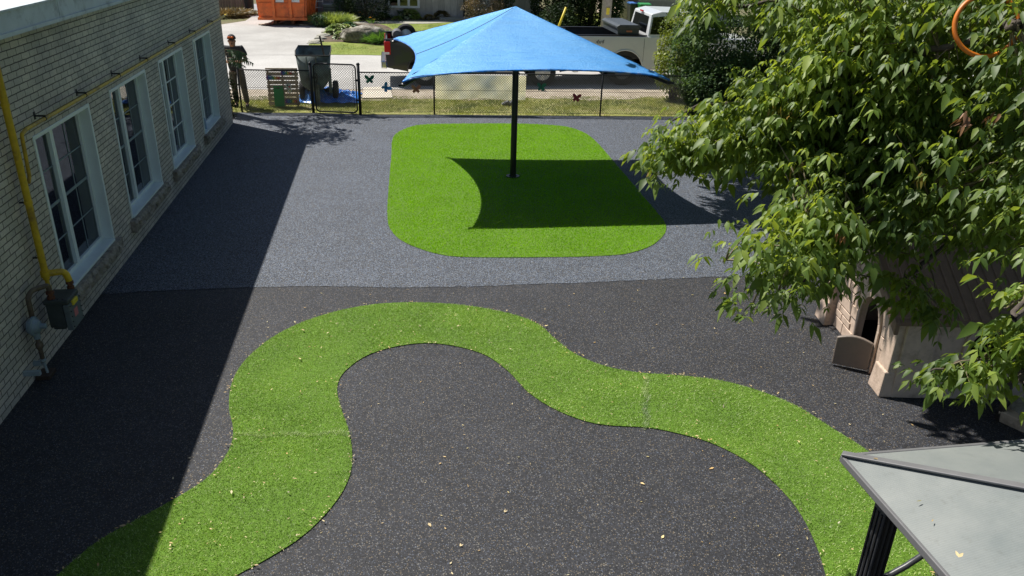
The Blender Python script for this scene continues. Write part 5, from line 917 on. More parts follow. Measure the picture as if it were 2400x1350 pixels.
ell('nose', hc + Vector((0, -.112, -.03)), (.014, .024, .024), 'skin'); ell('mouth', hc + Vector((0, -.098, -.068)), (.024, .01, .006), 'hair'); ell('hair', hc + Vector((0, .025, .0)), (.086, .088, .06), 'hair'); ell('chin', hc + Vector((0, -.06, -.085)), (.045, .045, .022), 'skin')
for s in (1, -1):
    w = Vector(v_(.06 * s, -.37, 1.20)); hv = [w, w + Vector((-.0 * s, -.05, .01))]; he = [(0, 1)]; hr = [.028, .032]
    for k in range(4):
        a0 = w + Vector((.022 * s - .014 * k * s, -.07, .02 - .006 * k)); i0 = len(hv); hv += [a0, a0 + Vector((-.015 * s, -.035 + .003 * k, .002)), a0 + Vector((-.035 * s, -.045 + .004 * k, -.02)), a0 + Vector((-.045 * s, -.03, -.03))]; he += [(1, i0), (i0, i0 + 1), (i0 + 1, i0 + 2), (i0 + 2, i0 + 3)]; hr += [.011, .010, .009, .008]
    i0 = len(hv); hv += [w + Vector((-.03 * s, -.045, .03)), w + Vector((-.045 * s, -.07, .045)), w + Vector((-.05 * s, -.085, .045))]; he += [(1, i0), (i0, i0 + 1), (i0 + 1, i0 + 2)]; hr += [.012, .010, .009]
    skin_body('hand', hv, he, hr, 'skin', Pn, lv=1)
m = MB(); m.box(v_(-.085, -.50, 1.20), v_(.085, -.40, 1.235), Matrix.Rotation(R(-20), 3, 'X')); ct = tag(m.build('controller', 'black', None, bevel=0.012), 'black handheld controller with a phone held in both hands by the standing man', 'controller')
MB().box(v_(-.075, -.525, 1.235), v_(.075, -.512, 1.31), Matrix.Rotation(R(20), 3, 'X')).build('phone_screen', 'toolbox', ct); 
for s in (1, -1): MB().lathe([(0.008, 0), (0.008, .02)], 8, v_(.05 * s, -.45, 1.235)).build('thumb_stick', 'black', ct)
# sumac shrub at the brick corner
sm = thing('sumac_shrub', (-4.02, 20.45, 0), 'young shrub with dark feathery leaves at the far brick corner before the man', 'shrub')
m = MB(); PP, DD, LL = [], [], []
tips = [(1.62, 0.50, 0.0), (1.55, 0.58, -0.2), (1.42, 0.62, 0.1), (1.36, 0.50, -0.3), (1.25, 0.56, -0.1), (1.15, 0.46, 0.1), (1.05, 0.42, -0.2), (0.95, 0.34, 0.0)]
m.tube([(-4.02, 20.5, 0), (-4.02, 20.45, 0.8), (-4.0, 20.4, 1.6)], [0.022, 0.018, 0.01], 7)
for (z, L, dyy) in tips[:4]:
    a = Vector((-4.0, 20.4, z - 0.02)); dirn = Vector((1, dyy - 0.15, 0.2)).normalized()
    pts = [a + dirn * L * t + Vector((0, 0, -0.34 * L * t * t)) for t in np.linspace(0, 1, 14)]; m.tube(pts, [0.006] * 13 + [0.002], 4)
    for k in range(2, 14):
        t = (pts[k] - pts[k - 1]).normalized(); sd = t.cross(Vector((0, 0, 1))).normalized(); ln = L * 0.22 * math.sin(math.pi * (k / 14.5)) + 0.05
        for s_ in (1, -1): PP.append(pts[k]); DD.append(sd * s_ + t * 0.35 + Vector((0, 0, -0.45 + random.uniform(-.2, .2)))); LL.append(ln * random.uniform(.85, 1.15))
m.build('branch', 'twig', sm, smooth=True)
leaves('leaflets', np.array(PP), np.array(DD), np.array(LL), 0.032, 'sumac_leaf', sm, fold=0.1, droop=0.3)
smallleaves('low_foliage', cloud((-3.98, 20.42, 0.5), (0.2, 0.2, 0.55), 900, 5), 0.06, 'cedar_leaf', sm)
#@@PLAYHOUSE
PHo = Vector((5.14, 6.65, 0)); uu = Vector((0.14, 0.990, 0)).normalized(); ww = Vector((uu.y, -uu.x, 0)); FW_, FD = 1.88, 2.25
def ph(a, b, z): return tuple(PHo + uu * a + ww * b + Vector((0, 0, z)))     # a along the front, b depth, z up
PH = thing('playhouse', tuple(PHo + uu * 0.94 + ww * 1.1), 'tan plastic stone pattern playhouse with a half door, under the maple branches', 'playhouse')
EV, RG, MID = 0.97, 1.52, 0.94
def archpts(a0, a1, zs, zt_, n=12): c = (a0 + a1) / 2; return [(c + (a0 - c) * math.cos(math.pi * k / n), zs + (zt_ - zs) * math.sin(math.pi * k / n)) for k in range(n + 1)]
oa, ob, os_, ot = 0.50, 0.98, 0.52, 0.80
def facade(m, b0, b1):
    f0 = lambda a, z: ph(a, b0, z); f1 = lambda a, z: ph(a, b1, z)
    m.prism([(0.0, 0), (oa, 0), (oa, os_), (0.0, os_)], f0, f1); m.prism([(ob, 0), (FW_, 0), (FW_, os_), (ob, os_)], f0, f1)
    m.prism([(0.0, os_)] + archpts(oa, ob, os_, ot) + [(FW_, os_), (FW_, EV), (MID, RG), (0.0, EV)], f0, f1)
m = MB(); facade(m, 0, 0.06); m.build('front_wall', 'tan_plastic', PH)
# side walls with an arched window, back wall
wa, wb_, wz0, wz1, wz2 = 0.72, 1.20, 0.42, 0.66, 0.82
for a0, a1, nm in ((0.0, 0.06, 'side_wall'), (FW_ - 0.06, FW_, 'side_wall')):
    m = MB(); f0 = lambda b, z: ph(a0, b, z); f1 = lambda b, z: ph(a1, b, z)
    m.prism([(0.062, 0), (wa, 0), (wa, EV), (0.062, EV)], f0, f1); m.prism([(wb_, 0), (FD, 0), (FD, EV), (wb_, EV)], f0, f1); m.prism([(wa, 0), (wb_, 0), (wb_, wz0), (wa, wz0)], f0, f1)
    m.prism([(wa, EV), (wa, wz1)] + archpts(wa, wb_, wz1, wz2)[1:-1] + [(wb_, wz1), (wb_, EV)], f0, f1)
    sw = m.build(nm, 'tan_plastic', PH)
m = MB()
tr = archpts(wa - 0.07, wb_ + 0.07, wz1, wz2 + 0.07); ti = archpts(wa, wb_, wz1, wz2)
op = [(wa - 0.07, wz0 - 0.04)] + tr + [(wb_ + 0.07, wz0 - 0.04)]; ip = [(wa, wz0 - 0.04)] + ti + [(wb_, wz0 - 0.04)]
for k in range(len(op) - 1): m.prism([op[k], op[k + 1], ip[k + 1], ip[k]], lambda b, z: ph(-0.03, b, z), lambda b, z: ph(-0.002, b, z))
m.build('window_surround', 'tan_plastic', PH)
m = MB(); m.prism([(0, 0), (FW_, 0), (FW_, EV), (MID, RG), (0, EV)], lambda a, z: ph(a, FD, z), lambda a, z: ph(a, FD + 0.06, z)); m.build('back_wall', 'tan_plastic', PH)
# corner buttresses on the front, stepped
for a0, a1 in ((-0.05, 0.24), (1.62, 1.93)):
    m = MB(); m.box((0, 0, 0), (1, 1, 1)); lo, hi = [], []
    def bt_(a0, a1, b0, z0, z1, t=0.0):
        k = MB(); vs = [ph(a0, b0, z0), ph(a1, b0, z0), ph(a1, 0.05, z0), ph(a0, 0.05, z0), ph(a0 + t, b0 + t, z1), ph(a1 - t, b0 + t, z1), ph(a1 - t, 0.05, z1), ph(a0 + t, 0.05, z1)]; k.add(vs, [(0, 3, 2, 1), (4, 5, 6, 7), (0, 1, 5, 4), (1, 2, 6, 5), (2, 3, 7, 6), (3, 0, 4, 7)]); return k
    bt_(a0, a1, -0.13, 0, 0.30, 0.02).build('buttress_foot', 'tan_plastic', PH, bevel=0.015); bt_(a0 + 0.025, a1 - 0.025, -0.085, 0.28, 0.93, 0.015).build('buttress', 'tan_plastic', PH, bevel=0.015)
m = MB(); m.prism([(-0.052, 0), (-0.002, 0), (-0.002, EV - 0.02), (-0.052, EV - 0.02)], lambda a, z: ph(a, 0.0, z), lambda a, z: ph(a, 0.34, z)); m.build('side_pilaster', 'tan_plastic', PH, bevel=0.012)
m = MB(); m.prism([(-0.045, 0), (-0.003, 0), (-0.003, 0.2), (-0.03, 0.23)], lambda a, z: ph(a, 0.341, z), lambda a, z: ph(a, FD + 0.05, z)); m.build('plinth', 'tan_plastic', PH, bevel=0.01)
# stones, in irregular courses
rs = random.Random(5); m = MB(); z = 0.03
while z < RG - 0.1:
    hh = rs.choice((0.09, 0.12, 0.15)); a = 0.26 + rs.uniform(-0.02, 0.03); aend = 1.60
    while a < aend:
        w = rs.uniform(0.12, 0.36); a2 = min(a + w, aend); zc = z + hh / 2; 
        lim = lambda aa: EV + (RG - EV) * (1 - abs(aa - MID) / MID) - 0.05
        clear = (a2 < oa - 0.055 or a > ob + 0.055 or z > ot + 0.06); 
        if clear and a2 - a > 0.06:
            q = 0.007; pts = [(a + q, z + q), (a2 - q, z + q), (a2 - q, min(z + hh - q, lim(a2) - 0.01)), (a + q, min(z + hh - q, lim(a) - 0.01))]
            if min(p[1] for p in pts[2:]) > z + 0.03: m.prism(pts, lambda a_, z_: ph(a_, -0.016, z_), lambda a_, z_: ph(a_, -0.0015, z_))
        a = a2
    z += hh
op = [(oa - 0.05, 0.0)] + archpts(oa - 0.05, ob + 0.05, os_, ot + 0.055) + [(ob + 0.05, 0)]; ip = [(oa, 0)] + archpts(oa, ob, os_, ot) + [(ob, 0)]
for k in range(len(op) - 1):
    if k % 2 == 0 or True: m.prism([op[k], op[k + 1], ip[k + 1], ip[k]], lambda a_, z_: ph(a_, -0.028, z_), lambda a_, z_: ph(a_, -0.0015, z_))
m.build('stone_relief', 'tan_plastic', PH, bevel=0.006)
# half door standing open
dA = Vector(ph(oa + 0.0, -0.03, 0.03)); dd = (Vector((4.84, 7.36, 0)) - Vector((dA.x, dA.y, 0))).normalized(); dn2 = Vector((-dd.y, dd.x, 0)); dw = 0.38
prof = [(0, 0.0), (dw, 0.0)] + [(dw * (1 - t), 0.34 + 0.05 * math.sin(math.pi * t)) for t in np.linspace(0, 1, 9)]
fd = lambda o: (lambda a_, z_: tuple(dA + dd * a_ + dn2 * o + Vector((0, 0, z_))))
dr_ = MB().prism(prof, fd(0), fd(0.045)).build('half_door', 'door_plastic', PH, bevel=0.012); m = MB(); m.prism([(0.07, 0.08), (dw - 0.07, 0.08), (dw - 0.07, 0.25), (0.07, 0.25)], fd(-0.012), fd(-0.001)); m.build('door_panel', 'door_plastic', dr_, bevel=0.006)
m = MB(); m.prism([(0.12, 0.30), (0.26, 0.30), (0.26, 0.33), (0.12, 0.33)], fd(-0.004), fd(-0.0012)); m.build('grip_slot', 'black', dr_)
# roof with grooves and bargeboards
for s in (0, 1):
    m = MB(); ea = -0.16 if s == 0 else FW_ + 0.16; ez = EV - 0.09; nb = 14
    def rf(t, b, o): a_ = MID + (ea - MID) * t; z_ = RG + 0.035 + (ez - RG) * t + o; return ph(a_, b, z_)
    m.add([rf(0, -0.17, 0), rf(0, FD + 0.2, 0), rf(1, FD + 0.2, 0), rf(1, -0.17, 0), rf(0, -0.17, 0.04), rf(0, FD + 0.2, 0.04), rf(1, FD + 0.2, 0.04), rf(1, -0.17, 0.04)], [(0, 3, 2, 1), (4, 5, 6, 7), (0, 1, 5, 4), (1, 2, 6, 5), (2, 3, 7, 6), (3, 0, 4, 7)])
    for k in range(22):
        b0 = -0.10 + k * 0.112; m.add([rf(0.03, b0, 0.041), rf(0.03, b0 + 0.095, 0.041), rf(0.97, b0 + 0.095, 0.041), rf(0.97, b0, 0.041), rf(0.03, b0 + 0.008, 0.052), rf(0.03, b0 + 0.087, 0.052), rf(0.97, b0 + 0.087, 0.052), rf(0.97, b0 + 0.008, 0.052)], [(4, 5, 6, 7), (0, 1, 5, 4), (1, 2, 6, 5), (2, 3, 7, 6), (3, 0, 4, 7)])
    m.build('roof_panel', 'brown_plastic', PH)
    m = MB(); m.add([rf(0, -0.22, -0.06), rf(0, -0.172, -0.06), rf(1.04, -0.172, -0.06), rf(1.04, -0.22, -0.06), rf(0, -0.22, 0.075), rf(0, -0.172, 0.075), rf(1.04, -0.172, 0.075), rf(1.04, -0.22, 0.075)], [(0, 3, 2, 1), (4, 5, 6, 7), (0, 1, 5, 4), (1, 2, 6, 5), (2, 3, 7, 6), (3, 0, 4, 7)]); m.build('bargeboard', 'brown_plastic', PH, bevel=0.01)
m = MB(); m.prism([(MID - 0.05, RG + 0.07), (MID + 0.05, RG + 0.07), (MID, RG + 0.12)], lambda a_, z_: ph(a_, -0.2, z_), lambda a_, z_: ph(a_, FD + 0.2, z_)); m.build('ridge_cap', 'brown_plastic', PH)
MB().box((5.3, 6.9, 0.006), (7.3, 8.3, 0.012)).build('floor', 'rubber_near', PH)
# kerb and stones at the right edge
m = MB(); kx = [(6.05, 6.12), (6.32, 5.6), (7.2, 4.2)]; 
for i in range(2):
    a, b = Vector((*kx[i], 0)), Vector((*kx[i + 1], 0)); n_ = Vector((-(b - a).y, (b - a).x, 0)).normalized() * 0.07; m.add([a - n_, a + n_, b + n_, b - n_, a - n_ + Vector((0, 0, .12)), a + n_ + Vector((0, 0, .12)), b + n_ + Vector((0, 0, .12)), b - n_ + Vector((0, 0, .12))], [(0, 3, 2, 1), (4, 5, 6, 7), (0, 1, 5, 4), (1, 2, 6, 5), (2, 3, 7, 6), (3, 0, 4, 7)])
tag(m.build('timber_edging', 'pallet', None, bevel=0.01), 'pale timber edging bounding the bed right of the playhouse', 'edging')
rock('pale_stone', (6.35, 6.0, 0.10), (0.22, 0.28, 0.14), 'pale flat stone beside the timber edging at the right side', 4, 'flagstone', 'stone')
g = G(2340, 985); m = MB(); m.tube([(g.x, g.y, 0), (g.x + 0.02, g.y + 0.02, 0.5), (g.x + 0.12, g.y + 0.05, 1.1)], [0.035, 0.028, 0.02], 8); tag(m.build('wooden_stake', 'bark', None, smooth=True), 'thin brown stem rising beside the timber edging', 'sapling')
#@@GAZEBO
GC = Vector((2.08, 2.90, 2.2)); GW = 3.1; ax1 = Vector((1, 0.02, 0)).normalized(); ax2 = Vector((0.02, -1, 0)).normalized(); 
def gz(a, b, z=0.0): p = GC + ax1 * a + ax2 * b; return Vector((p.x, p.y, 2.2 + z))
GZ = thing('gazebo', tuple(gz(GW / 2, GW / 2, -2.2)), 'dark framed gazebo with translucent grey hip roof in the near right corner', 'gazebo')
def polyc(name, spec_):
    N = NT(name); tc = N.n('ShaderNodeTexCoord'); sp = N.n('ShaderNodeSeparateXYZ'); N.l(tc.outputs['Object'], sp.inputs[0])
    w = N.n('ShaderNodeMath', operation='MULTIPLY'); N.l(sp.outputs[spec_], w.inputs[0]); w.inputs[1].default_value = 6.2832 / 0.011; sn = N.n('ShaderNodeMath', operation='SINE'); N.l(w.outputs[0], sn.inputs[0])
    n1 = N.n('ShaderNodeTexNoise', _Scale=2.2, _Detail=9, _Roughness=0.65); N.l(tc.outputs['Object'], n1.inputs['Vector']); r = ramp(N, n1.outputs[0], [(0.3, (0.24, 0.27, 0.27)), (0.7, (0.38, 0.40, 0.385))])
    s2 = ramp(N, sn.outputs[0], [(0, (0.95,) * 3), (1, (1.04,) * 3)]); n3 = N.n('ShaderNodeTexNoise', _Scale=24, _Detail=5, _Roughness=0.7); N.l(tc.outputs['Object'], n3.inputs['Vector']); r3 = ramp(N, n3.outputs[0], [(0.56, (0, 0, 0)), (0.72, (1, 1, 1))])
    c = mix(N, 1.0, r.outputs[0], s2.outputs[0], 'MULTIPLY'); f3 = N.n('ShaderNodeMath', operation='MULTIPLY'); N.l(r3.outputs[0], f3.inputs[0]); f3.inputs[1].default_value = 0.25; c = mix(N, f3.outputs[0], c, (0.14, 0.14, 0.12)); N.l(c, N.b.inputs['Base Color'])
    N.b.inputs['Roughness'].default_value = 0.38; bp = N.n('ShaderNodeBump', _Strength=0.1, _Distance=0.002); N.l(sn.outputs[0], bp.inputs['Height']); N.l(bp.outputs[0], N.b.inputs['Normal'])
    t = N.n('ShaderNodeBsdfTranslucent'); t.inputs[0].default_value = (0.35, 0.36, 0.33, 1); mx = N.n('ShaderNodeMixShader'); mx.inputs[0].default_value = 0.3; N.l(N.b.outputs[0], mx.inputs[1]); N.l(t.outputs[0], mx.inputs[2]); N.l(mx.outputs[0], N.out.inputs[0]); MATS[name] = N.m
polyc('poly_x', 0); polyc('poly_y', 1)
ap = gz(GW / 2, GW / 2, 0.47); cs = [gz(0, 0), gz(GW, 0), gz(GW, GW), gz(0, GW)]
ctr = gz(GW / 2, GW / 2)
for k in range(4):
    a, b = cs[k], cs[(k + 1) % 4]; a2, b2 = a.lerp(ctr, 0.004) + Vector((0, 0, 0.006)), b.lerp(ctr, 0.004) + Vector((0, 0, 0.006)); m = MB(); nd = 14
    m.add([a2, b2, ap, a2 - Vector((0, 0, 0.008)), b2 - Vector((0, 0, 0.008)), ap - Vector((0, 0, 0.008))], [(0, 1, 2), (5, 4, 3), (0, 3, 4, 1), (1, 4, 5, 2), (2, 5, 3, 0)]); m.build('roof_panel', 'poly_x' if k % 2 == 0 else 'poly_y', GZ)
    def beam(name, p, q, w, h, mname, up=0.0):
        d = (q - p).normalized(); sd = d.cross(Vector((0, 0, 1))).normalized() * w / 2; u2 = sd.cross(d).normalized() * h; m = MB(); o = Vector((0, 0, up)); m.add([p - sd + o, p + sd + o, q + sd + o, q - sd + o, p - sd + u2 + o, p + sd + u2 + o, q + sd + u2 + o, q - sd + u2 + o], [(0, 3, 2, 1), (4, 5, 6, 7), (0, 1, 5, 4), (1, 2, 6, 5), (2, 3, 7, 6), (3, 0, 4, 7)]); return m.build(name, mname, GZ, bevel=0.004)
    out_ = ((a + b) / 2 - ctr).normalized(); beam('eave_gutter', a + out_ * 0.0, b + out_ * 0.0, 0.018, 0.036, 'trim_grey', -0.026); beam('hip_cover', a.lerp(ap, 0.0) + Vector((0, 0, 0.012)), ap + Vector((0, 0, 0.012)), 0.04, 0.012, 'trim_grey')
    ia, ib = a.lerp(ctr, 0.10) - Vector((0, 0, 0.11)), b.lerp(ctr, 0.10) - Vector((0, 0, 0.11)); beam('beam', ia, ib, 0.05, 0.10, 'gazebo_frame')
    px1 = a.lerp(ctr, 0.115); m = MB(); w = 0.044
    m.box((px1.x - w, px1.y - w, 0.01), (px1.x + w, px1.y + w, 2.09)); 
    post = m.build('post', 'gazebo_frame', GZ, bevel=0.006)
    for sgn in (-1, 1):
        for off in (-0.028, 0.0, 0.028):
            f = MB(); f.box((px1.x + off - 0.005, px1.y + sgn * (w + 0.003) - 0.003, 0.05), (px1.x + off + 0.005, px1.y + sgn * (w + 0.003) + 0.003, 2.0)); f.build('flute', 'black', post)
            f = MB(); f.box((px1.x + sgn * (w + 0.003) - 0.003, px1.y + off - 0.005, 0.05), (px1.x + sgn * (w + 0.003) + 0.003, px1.y + off + 0.005, 2.0)); f.build('flute', 'black', post)
    for other in (b, cs[k - 1]):
        d = ((other.lerp(ctr, 0.10)) - px1); d.z = 0; d.normalize(); arc = [Vector((px1.x, px1.y, 1.55)) + d * 0.05]
        for j in range(1, 9): t = j / 8; arc.append(Vector((px1.x, px1.y, 1.55)) + d * (0.05 + 0.38 * math.sin(t * 1.5708)) + Vector((0, 0, 0.50 * (1 - math.cos(t * 1.5708)) * 0.55 + 0.50 * t * 0.45)))
        m = MB(); m.tube(arc, 0.017, 6); m.build('corner_bracket', 'gazebo_frame', GZ, smooth=True)
#@@MAPLE
TRK = Vector((8.6, 7.6, 0)); MT = thing('maple_tree', TRK, 'large ash leaved maple whose branches hang over the right half of the playground', 'tree')
m = MB(); limbs = []
m.tube([TRK, TRK + Vector((-0.1, 0, 1.2)), TRK + Vector((0.05, 0.1, 2.6)), TRK + Vector((0.1, 0.2, 4.2)), TRK + Vector((-0.2, 0.3, 6.5))], [0.30, 0.24, 0.21, 0.17, 0.10], 12)
def limb(pts, r0, r1, src=None):
    P3 = [Vector(p) for p in pts]; 
    if src is not None: P3 = [Vector(src)] + P3
    cm = [Vector(q) for q in catmull([tuple(p) for p in P3], 6)]; n = len(cm); cm = [p + Vector((random.uniform(-1, 1), random.uniform(-1, 1), random.uniform(-1, 1))) * 0.018 for p in cm]
    m.tube(cm, [r0 + (r1 - r0) * i / (n - 1) for i in range(n)], 7); limbs.extend(cm)
fork = TRK + Vector((0.05, 0.1, 2.9)); fork2 = TRK + Vector((0.1, 0.2, 4.0))
def L_(seq): return [AD(x, y, d) for x, y, d in seq]
limb(L_([(2460, -40, 6.0), (2200, 0, 5.9), (2060, 90, 5.8), (1940, 170, 5.9), (1880, 212, 5.9), (1780, 232, 5.9), (1640, 250, 5.8), (1555, 300, 5.7)]), 0.05, 0.004, fork2)
limb(L_([(2420, 300, 6.0), (2200, 380, 5.6), (2060, 470, 5.2), (1900, 520, 4.9), (1780, 575, 4.7), (1690, 610, 4.5)]), 0.034, 0.004, fork)
limb(L_([(2480, 800, 5.0), (2400, 830, 4.9), (2330, 838, 4.8), (2240, 850, 4.7), (2180, 868, 4.6)]), 0.025, 0.004, fork)
limb(L_([(2460, 420, 6.2), (2300, 520, 5.8), (2180, 610, 5.6), (2110, 670, 5.5)]), 0.04, 0.005, fork)
limb(L_([(2420, 160, 6.6), (2200, 250, 6.2), (2000, 350, 6.0), (1800, 375, 5.8), (1620, 345, 5.7), (1550, 375, 5.6)]), 0.04, 0.004, fork2)
limb(L_([(2300, 420, 5.5), (2100, 480, 5.1), (1960, 600, 4.8), (1850, 685, 4.6), (1770, 725, 4.5)]), 0.024, 0.004, fork)
limb(L_([(2480, -120, 6.2), (2300, -70, 6.1), (2000, -30, 6.0), (1800, 5, 5.9), (1640, 25, 5.8)]), 0.05, 0.005, fork2)
limb(L_([(2500, 40, 5.0), (2340, 70, 4.9), (2200, 110, 4.9), (2090, 130, 5.2), (1900, 90, 5.6)]), 0.04, 0.005, fork2)
limb(L_([(2450, 650, 4.6), (2400, 690, 4.5), (2360, 730, 4.4)]), 0.02, 0.004, fork)
limb([(7.2, 9.5, 4.9), (5.6, 12.5, 5.3), (4.7, 15.0, 5.4), (4.2, 17.0, 5.2)], 0.10, 0.02, fork2); limb([(6.8, 10.2, 4.8), (6.0, 13.5, 4.9), (5.4, 16.2, 4.8)], 0.08, 0.02, fork2)
limb([(7.2, 9.0, 4.7), (5.8, 9.6, 5.0), (4.4, 9.4, 5.1), (3.9, 8.8, 5.0)], 0.09, 0.02, fork2); limb([(9.6, 9.2, 4.8), (10.8, 11.5, 5.2)], 0.09, 0.02, fork2); limb([(9.8, 6.4, 4.6), (11.2, 5.0, 5.0)], 0.09, 0.02, fork2); limb([(7.8, 6.0, 4.9), (6.4, 4.6, 5.3)], 0.08, 0.02, fork2)
LB = np.array([tuple(p) for p in limbs])
main_poly = [(1585, -80), (1640, 10), (1655, 45), (1690, 25), (1790, 15), (1850, 50), (1900, 110), (1870, 150), (1770, 165), (1705, 205), (1720, 235), (1620, 262), (1552, 290), (1562, 312), (1515, 332), (1528, 350), (1508, 392), (1570, 412), (1640, 378), (1690, 398), (1760, 388), (1850, 430), (1840, 470), (1770, 462), (1735, 500), (1685, 545), (1665, 590), (1668, 645), (1735, 690), (1738, 755), (1870, 742), (1880, 690), (1960, 655), (2000, 690), (2020, 610), (2040, 560), (2200, 590), (2420, 560), (2480, 540), (2480, -80)]
nodes = []
def frontd(x, y):
    d = np.interp(x, [1500, 1700, 1900, 2150, 2400], [5.25, 5.3, 5.0, 4.9, 4.5]); low = np.clip((y - 380) / 220, 0, 1) * np.clip((2050 - x) / 250, 0, 1); return d - 1.25 * low * np.interp(x, [1650, 2000], [1.5, 0.6])
def thick(x, y): return np.interp(x, [1500, 1700, 1850, 2050, 2300], [0.35, 0.5, 0.9, 2.4, 3.6]) * (1 - 0.5 * np.clip((y - 520) / 150, 0, 1))
X, Y = scatter([(a, b) for a, b in main_poly], 4800); kk = np.ones(len(X), bool)
for ox, oy in ((-30, 0), (0, 36), (-18, 28), (20, 30), (0, -14)): kk &= inpoly(X + ox, Y + oy, main_poly)
kk |= (rng.random(len(X)) < 0.05) | (X > 2390); X, Y = X[kk], Y[kk]
ex = vnoise(np.stack([X / 90, Y / 90, X * 0], 1), 1.0, 4)
cnt = 0
for x, y, e in zip(X, Y, ex):
    if e < -0.42 + 0.25 * (x < 1900): continue
    t = random.random(); d = float(frontd(x, y)) + float(thick(x, y)) * t ** 1.25 + random.uniform(-0.12, 0.12)
    q_ = AD(x, y, d); g_ = MR @ np.array([q_.x + 0.476 * q_.z, q_.y - 0.407 * q_.z, -CAMH]); su, sv_ = 1200 + FPX * g_[0] / g_[2], 675 + FPX * g_[1] / g_[2]
    if q_.x + 0.476 * (q_.z - 2.2) < 4.4 and q_.y - 0.407 * (q_.z - 2.2) < 3.1 and x < 2250: continue
    if su < 2125 and 600 < sv_ < 1400: continue      # keeps the crown where its shade misses the sunlit turf, as in the place
    nodes.append(tuple(q_)); cnt += 1
    if cnt > 1080: break
nodes_main = len(nodes)
for (pc_, n_, dd_, sp_) in (((2095, 660), 5, 5.35, 22), ((2130, 690), 5, 5.4, 22), ((2180, 715), 5, 5.3, 18), ((2205, 868), 3, 4.65, 16), ((2250, 850), 5, 4.7, 20), ((2315, 840), 6, 4.75, 24), ((2300, 900), 4, 4.7, 18), ((2395, 850), 8, 4.8, 26), ((2370, 790), 4, 4.75, 20), ((2385, 700), 5, 4.45, 18), ((2415, 745), 6, 4.5, 22), ((1540, 380), 2, 5.65, 8), ((1645, 35), 3, 5.8, 14)):
    for k in range(n_): nodes.append(tuple(AD(pc_[0] + random.gauss(0, sp_), pc_[1] + random.gauss(0, sp_ * 0.8), dd_ + random.uniform(-0.1, 0.2))))
nodes_front = len(nodes)
# upper canopy, above the frame of the photograph, that shades the playhouse and the grey rubber
def shade(poly, n, h0, h1, thr=-0.9):
    X, Y = scatter(poly, n)
    for x, y in zip(X, Y):
        h = random.uniform(h0, h1); nodes.append((x - 0.476 * h, y + 0.407 * h, h))
shade(pxpoly([(1625, 378), (1700, 370), (1850, 362), (1960, 400), (2000, 520), (1900, 560), (1700, 512), (1705, 492), (1760, 460), (1690, 415)]), 230, 4.3, 5.6)
shade([(5.95, 5.0), (6.1, 5.9), (5.85, 6.5), (5.95, 7.3), (6.15, 8.6), (7.6, 8.9), (9.6, 8.8), (10, 5.5), (8.5, 4.2)], 420, 4.2, 5.6)
shade([(6.2, 5.6), (6.2, 8.2), (9.5, 8.4), (9.5, 5.2)], 200, 3.6, 4.4)
shade([(6.6, 1), (6.3, 3.5), (6.2, 5.6), (12, 5.6), (12, 1)], 340, 4.6, 6.4)
shade([(5.95, 5.6), (5.95, 8), (6.6, 11), (12, 11), (12, 5.6)], 330, 5.6, 7.2)
shade([(5.62, 3.9), (5.5, 5.0), (5.6, 5.8), (6.05, 6.3), (6.3, 7.2), (8, 7.6), (8, 3.9)], 260, 4.7, 5.4)
shade([(7.5, 9), (7.2, 12), (8, 15), (11, 15), (11.5, 9)], 160, 4.4, 6)
nodes = np.array(nodes)
# twigs from the nearest limb
tw = MB(); rsd = random.Random(3)
for q in nodes:
    dist = np.linalg.norm(LB - q, axis=1) + rng.uniform(0, 0.15, len(LB)); b = Vector(LB[int(np.argmin(dist))]); e = Vector(q); mid = b.lerp(e, 0.55) + Vector((0, 0, 0.05 + 0.06 * rsd.random())) * (e - b).length
    if (e - b).length > 0.95: continue
    r0 = min(0.012, 0.004 + 0.006 * (e - b).length); tw.tube([b, mid, e], [r0, r0 * 0.7, 0.002], 4, cap=False)
m.build('trunk', 'bark', MT, smooth=True); tw.build('twigs', 'twig', MT, smooth=True, recalc=False)['kind'] = 'stuff'
def compound(Q, per, spread, L0):
    """pinnate leaves round each node: hanging leaf stalks with 3-5 leaflets"""
    P, D, L = [], [], []
    for qi, q in enumerate(Q):
        for k in range(per):
            base = q + rng.normal(0, spread, 3); a = rng.uniform(0, 6.283); st = np.array([math.cos(a), math.sin(a), rng.uniform(-0.7, 0.15)]); st += np.array([-0.25, -0.15, 0]); st /= np.linalg.norm(st)
            sd = np.cross(st, [0, 0, 1]); sd /= np.linalg.norm(sd) + 1e-6; ln = L0 * float(np.clip(rng.lognormal(-0.08, 0.32), 0.45, 1.7)); dr = np.array([0, 0, -1.0])
            tip = base + st * ln * 1.3
            P.append(tip); D.append(st + dr * 0.45); L.append(ln * 1.1)
            for s in (1, -1):
                P.append(tip - st * ln * 0.15); D.append(st * 0.55 + sd * s + dr * 0.40); L.append(ln * 0.92)
                if rng.random() < 0.55: P.append(tip - st * ln * 0.75); D.append(st * 0.25 + sd * s + dr * 0.45); L.append(ln * 0.8)
    return np.array(P), np.array(D), np.array(L)
P, D, L = compound(nodes[:nodes_main], 16, 0.085, 0.053); P2_, D2_, L2_ = compound(nodes[nodes_main:nodes_front], 7, 0.045, 0.058); P, D, L = np.concatenate([P, P2_]), np.concatenate([D, D2_]), np.concatenate([L, L2_])
o = leaves('foliage', P, D, L, L * rng.uniform(0.38, 0.56, len(L)), 'maple_leaf', MT, fold=0.2, droop=0.42)
P, D, L = compound(nodes[nodes_front:], 8, 0.19, 0.155)
leaves('upper_foliage', P, D, L, L * 0.55, 'maple_leaf', MT, fold=0.16, droop=0.3)
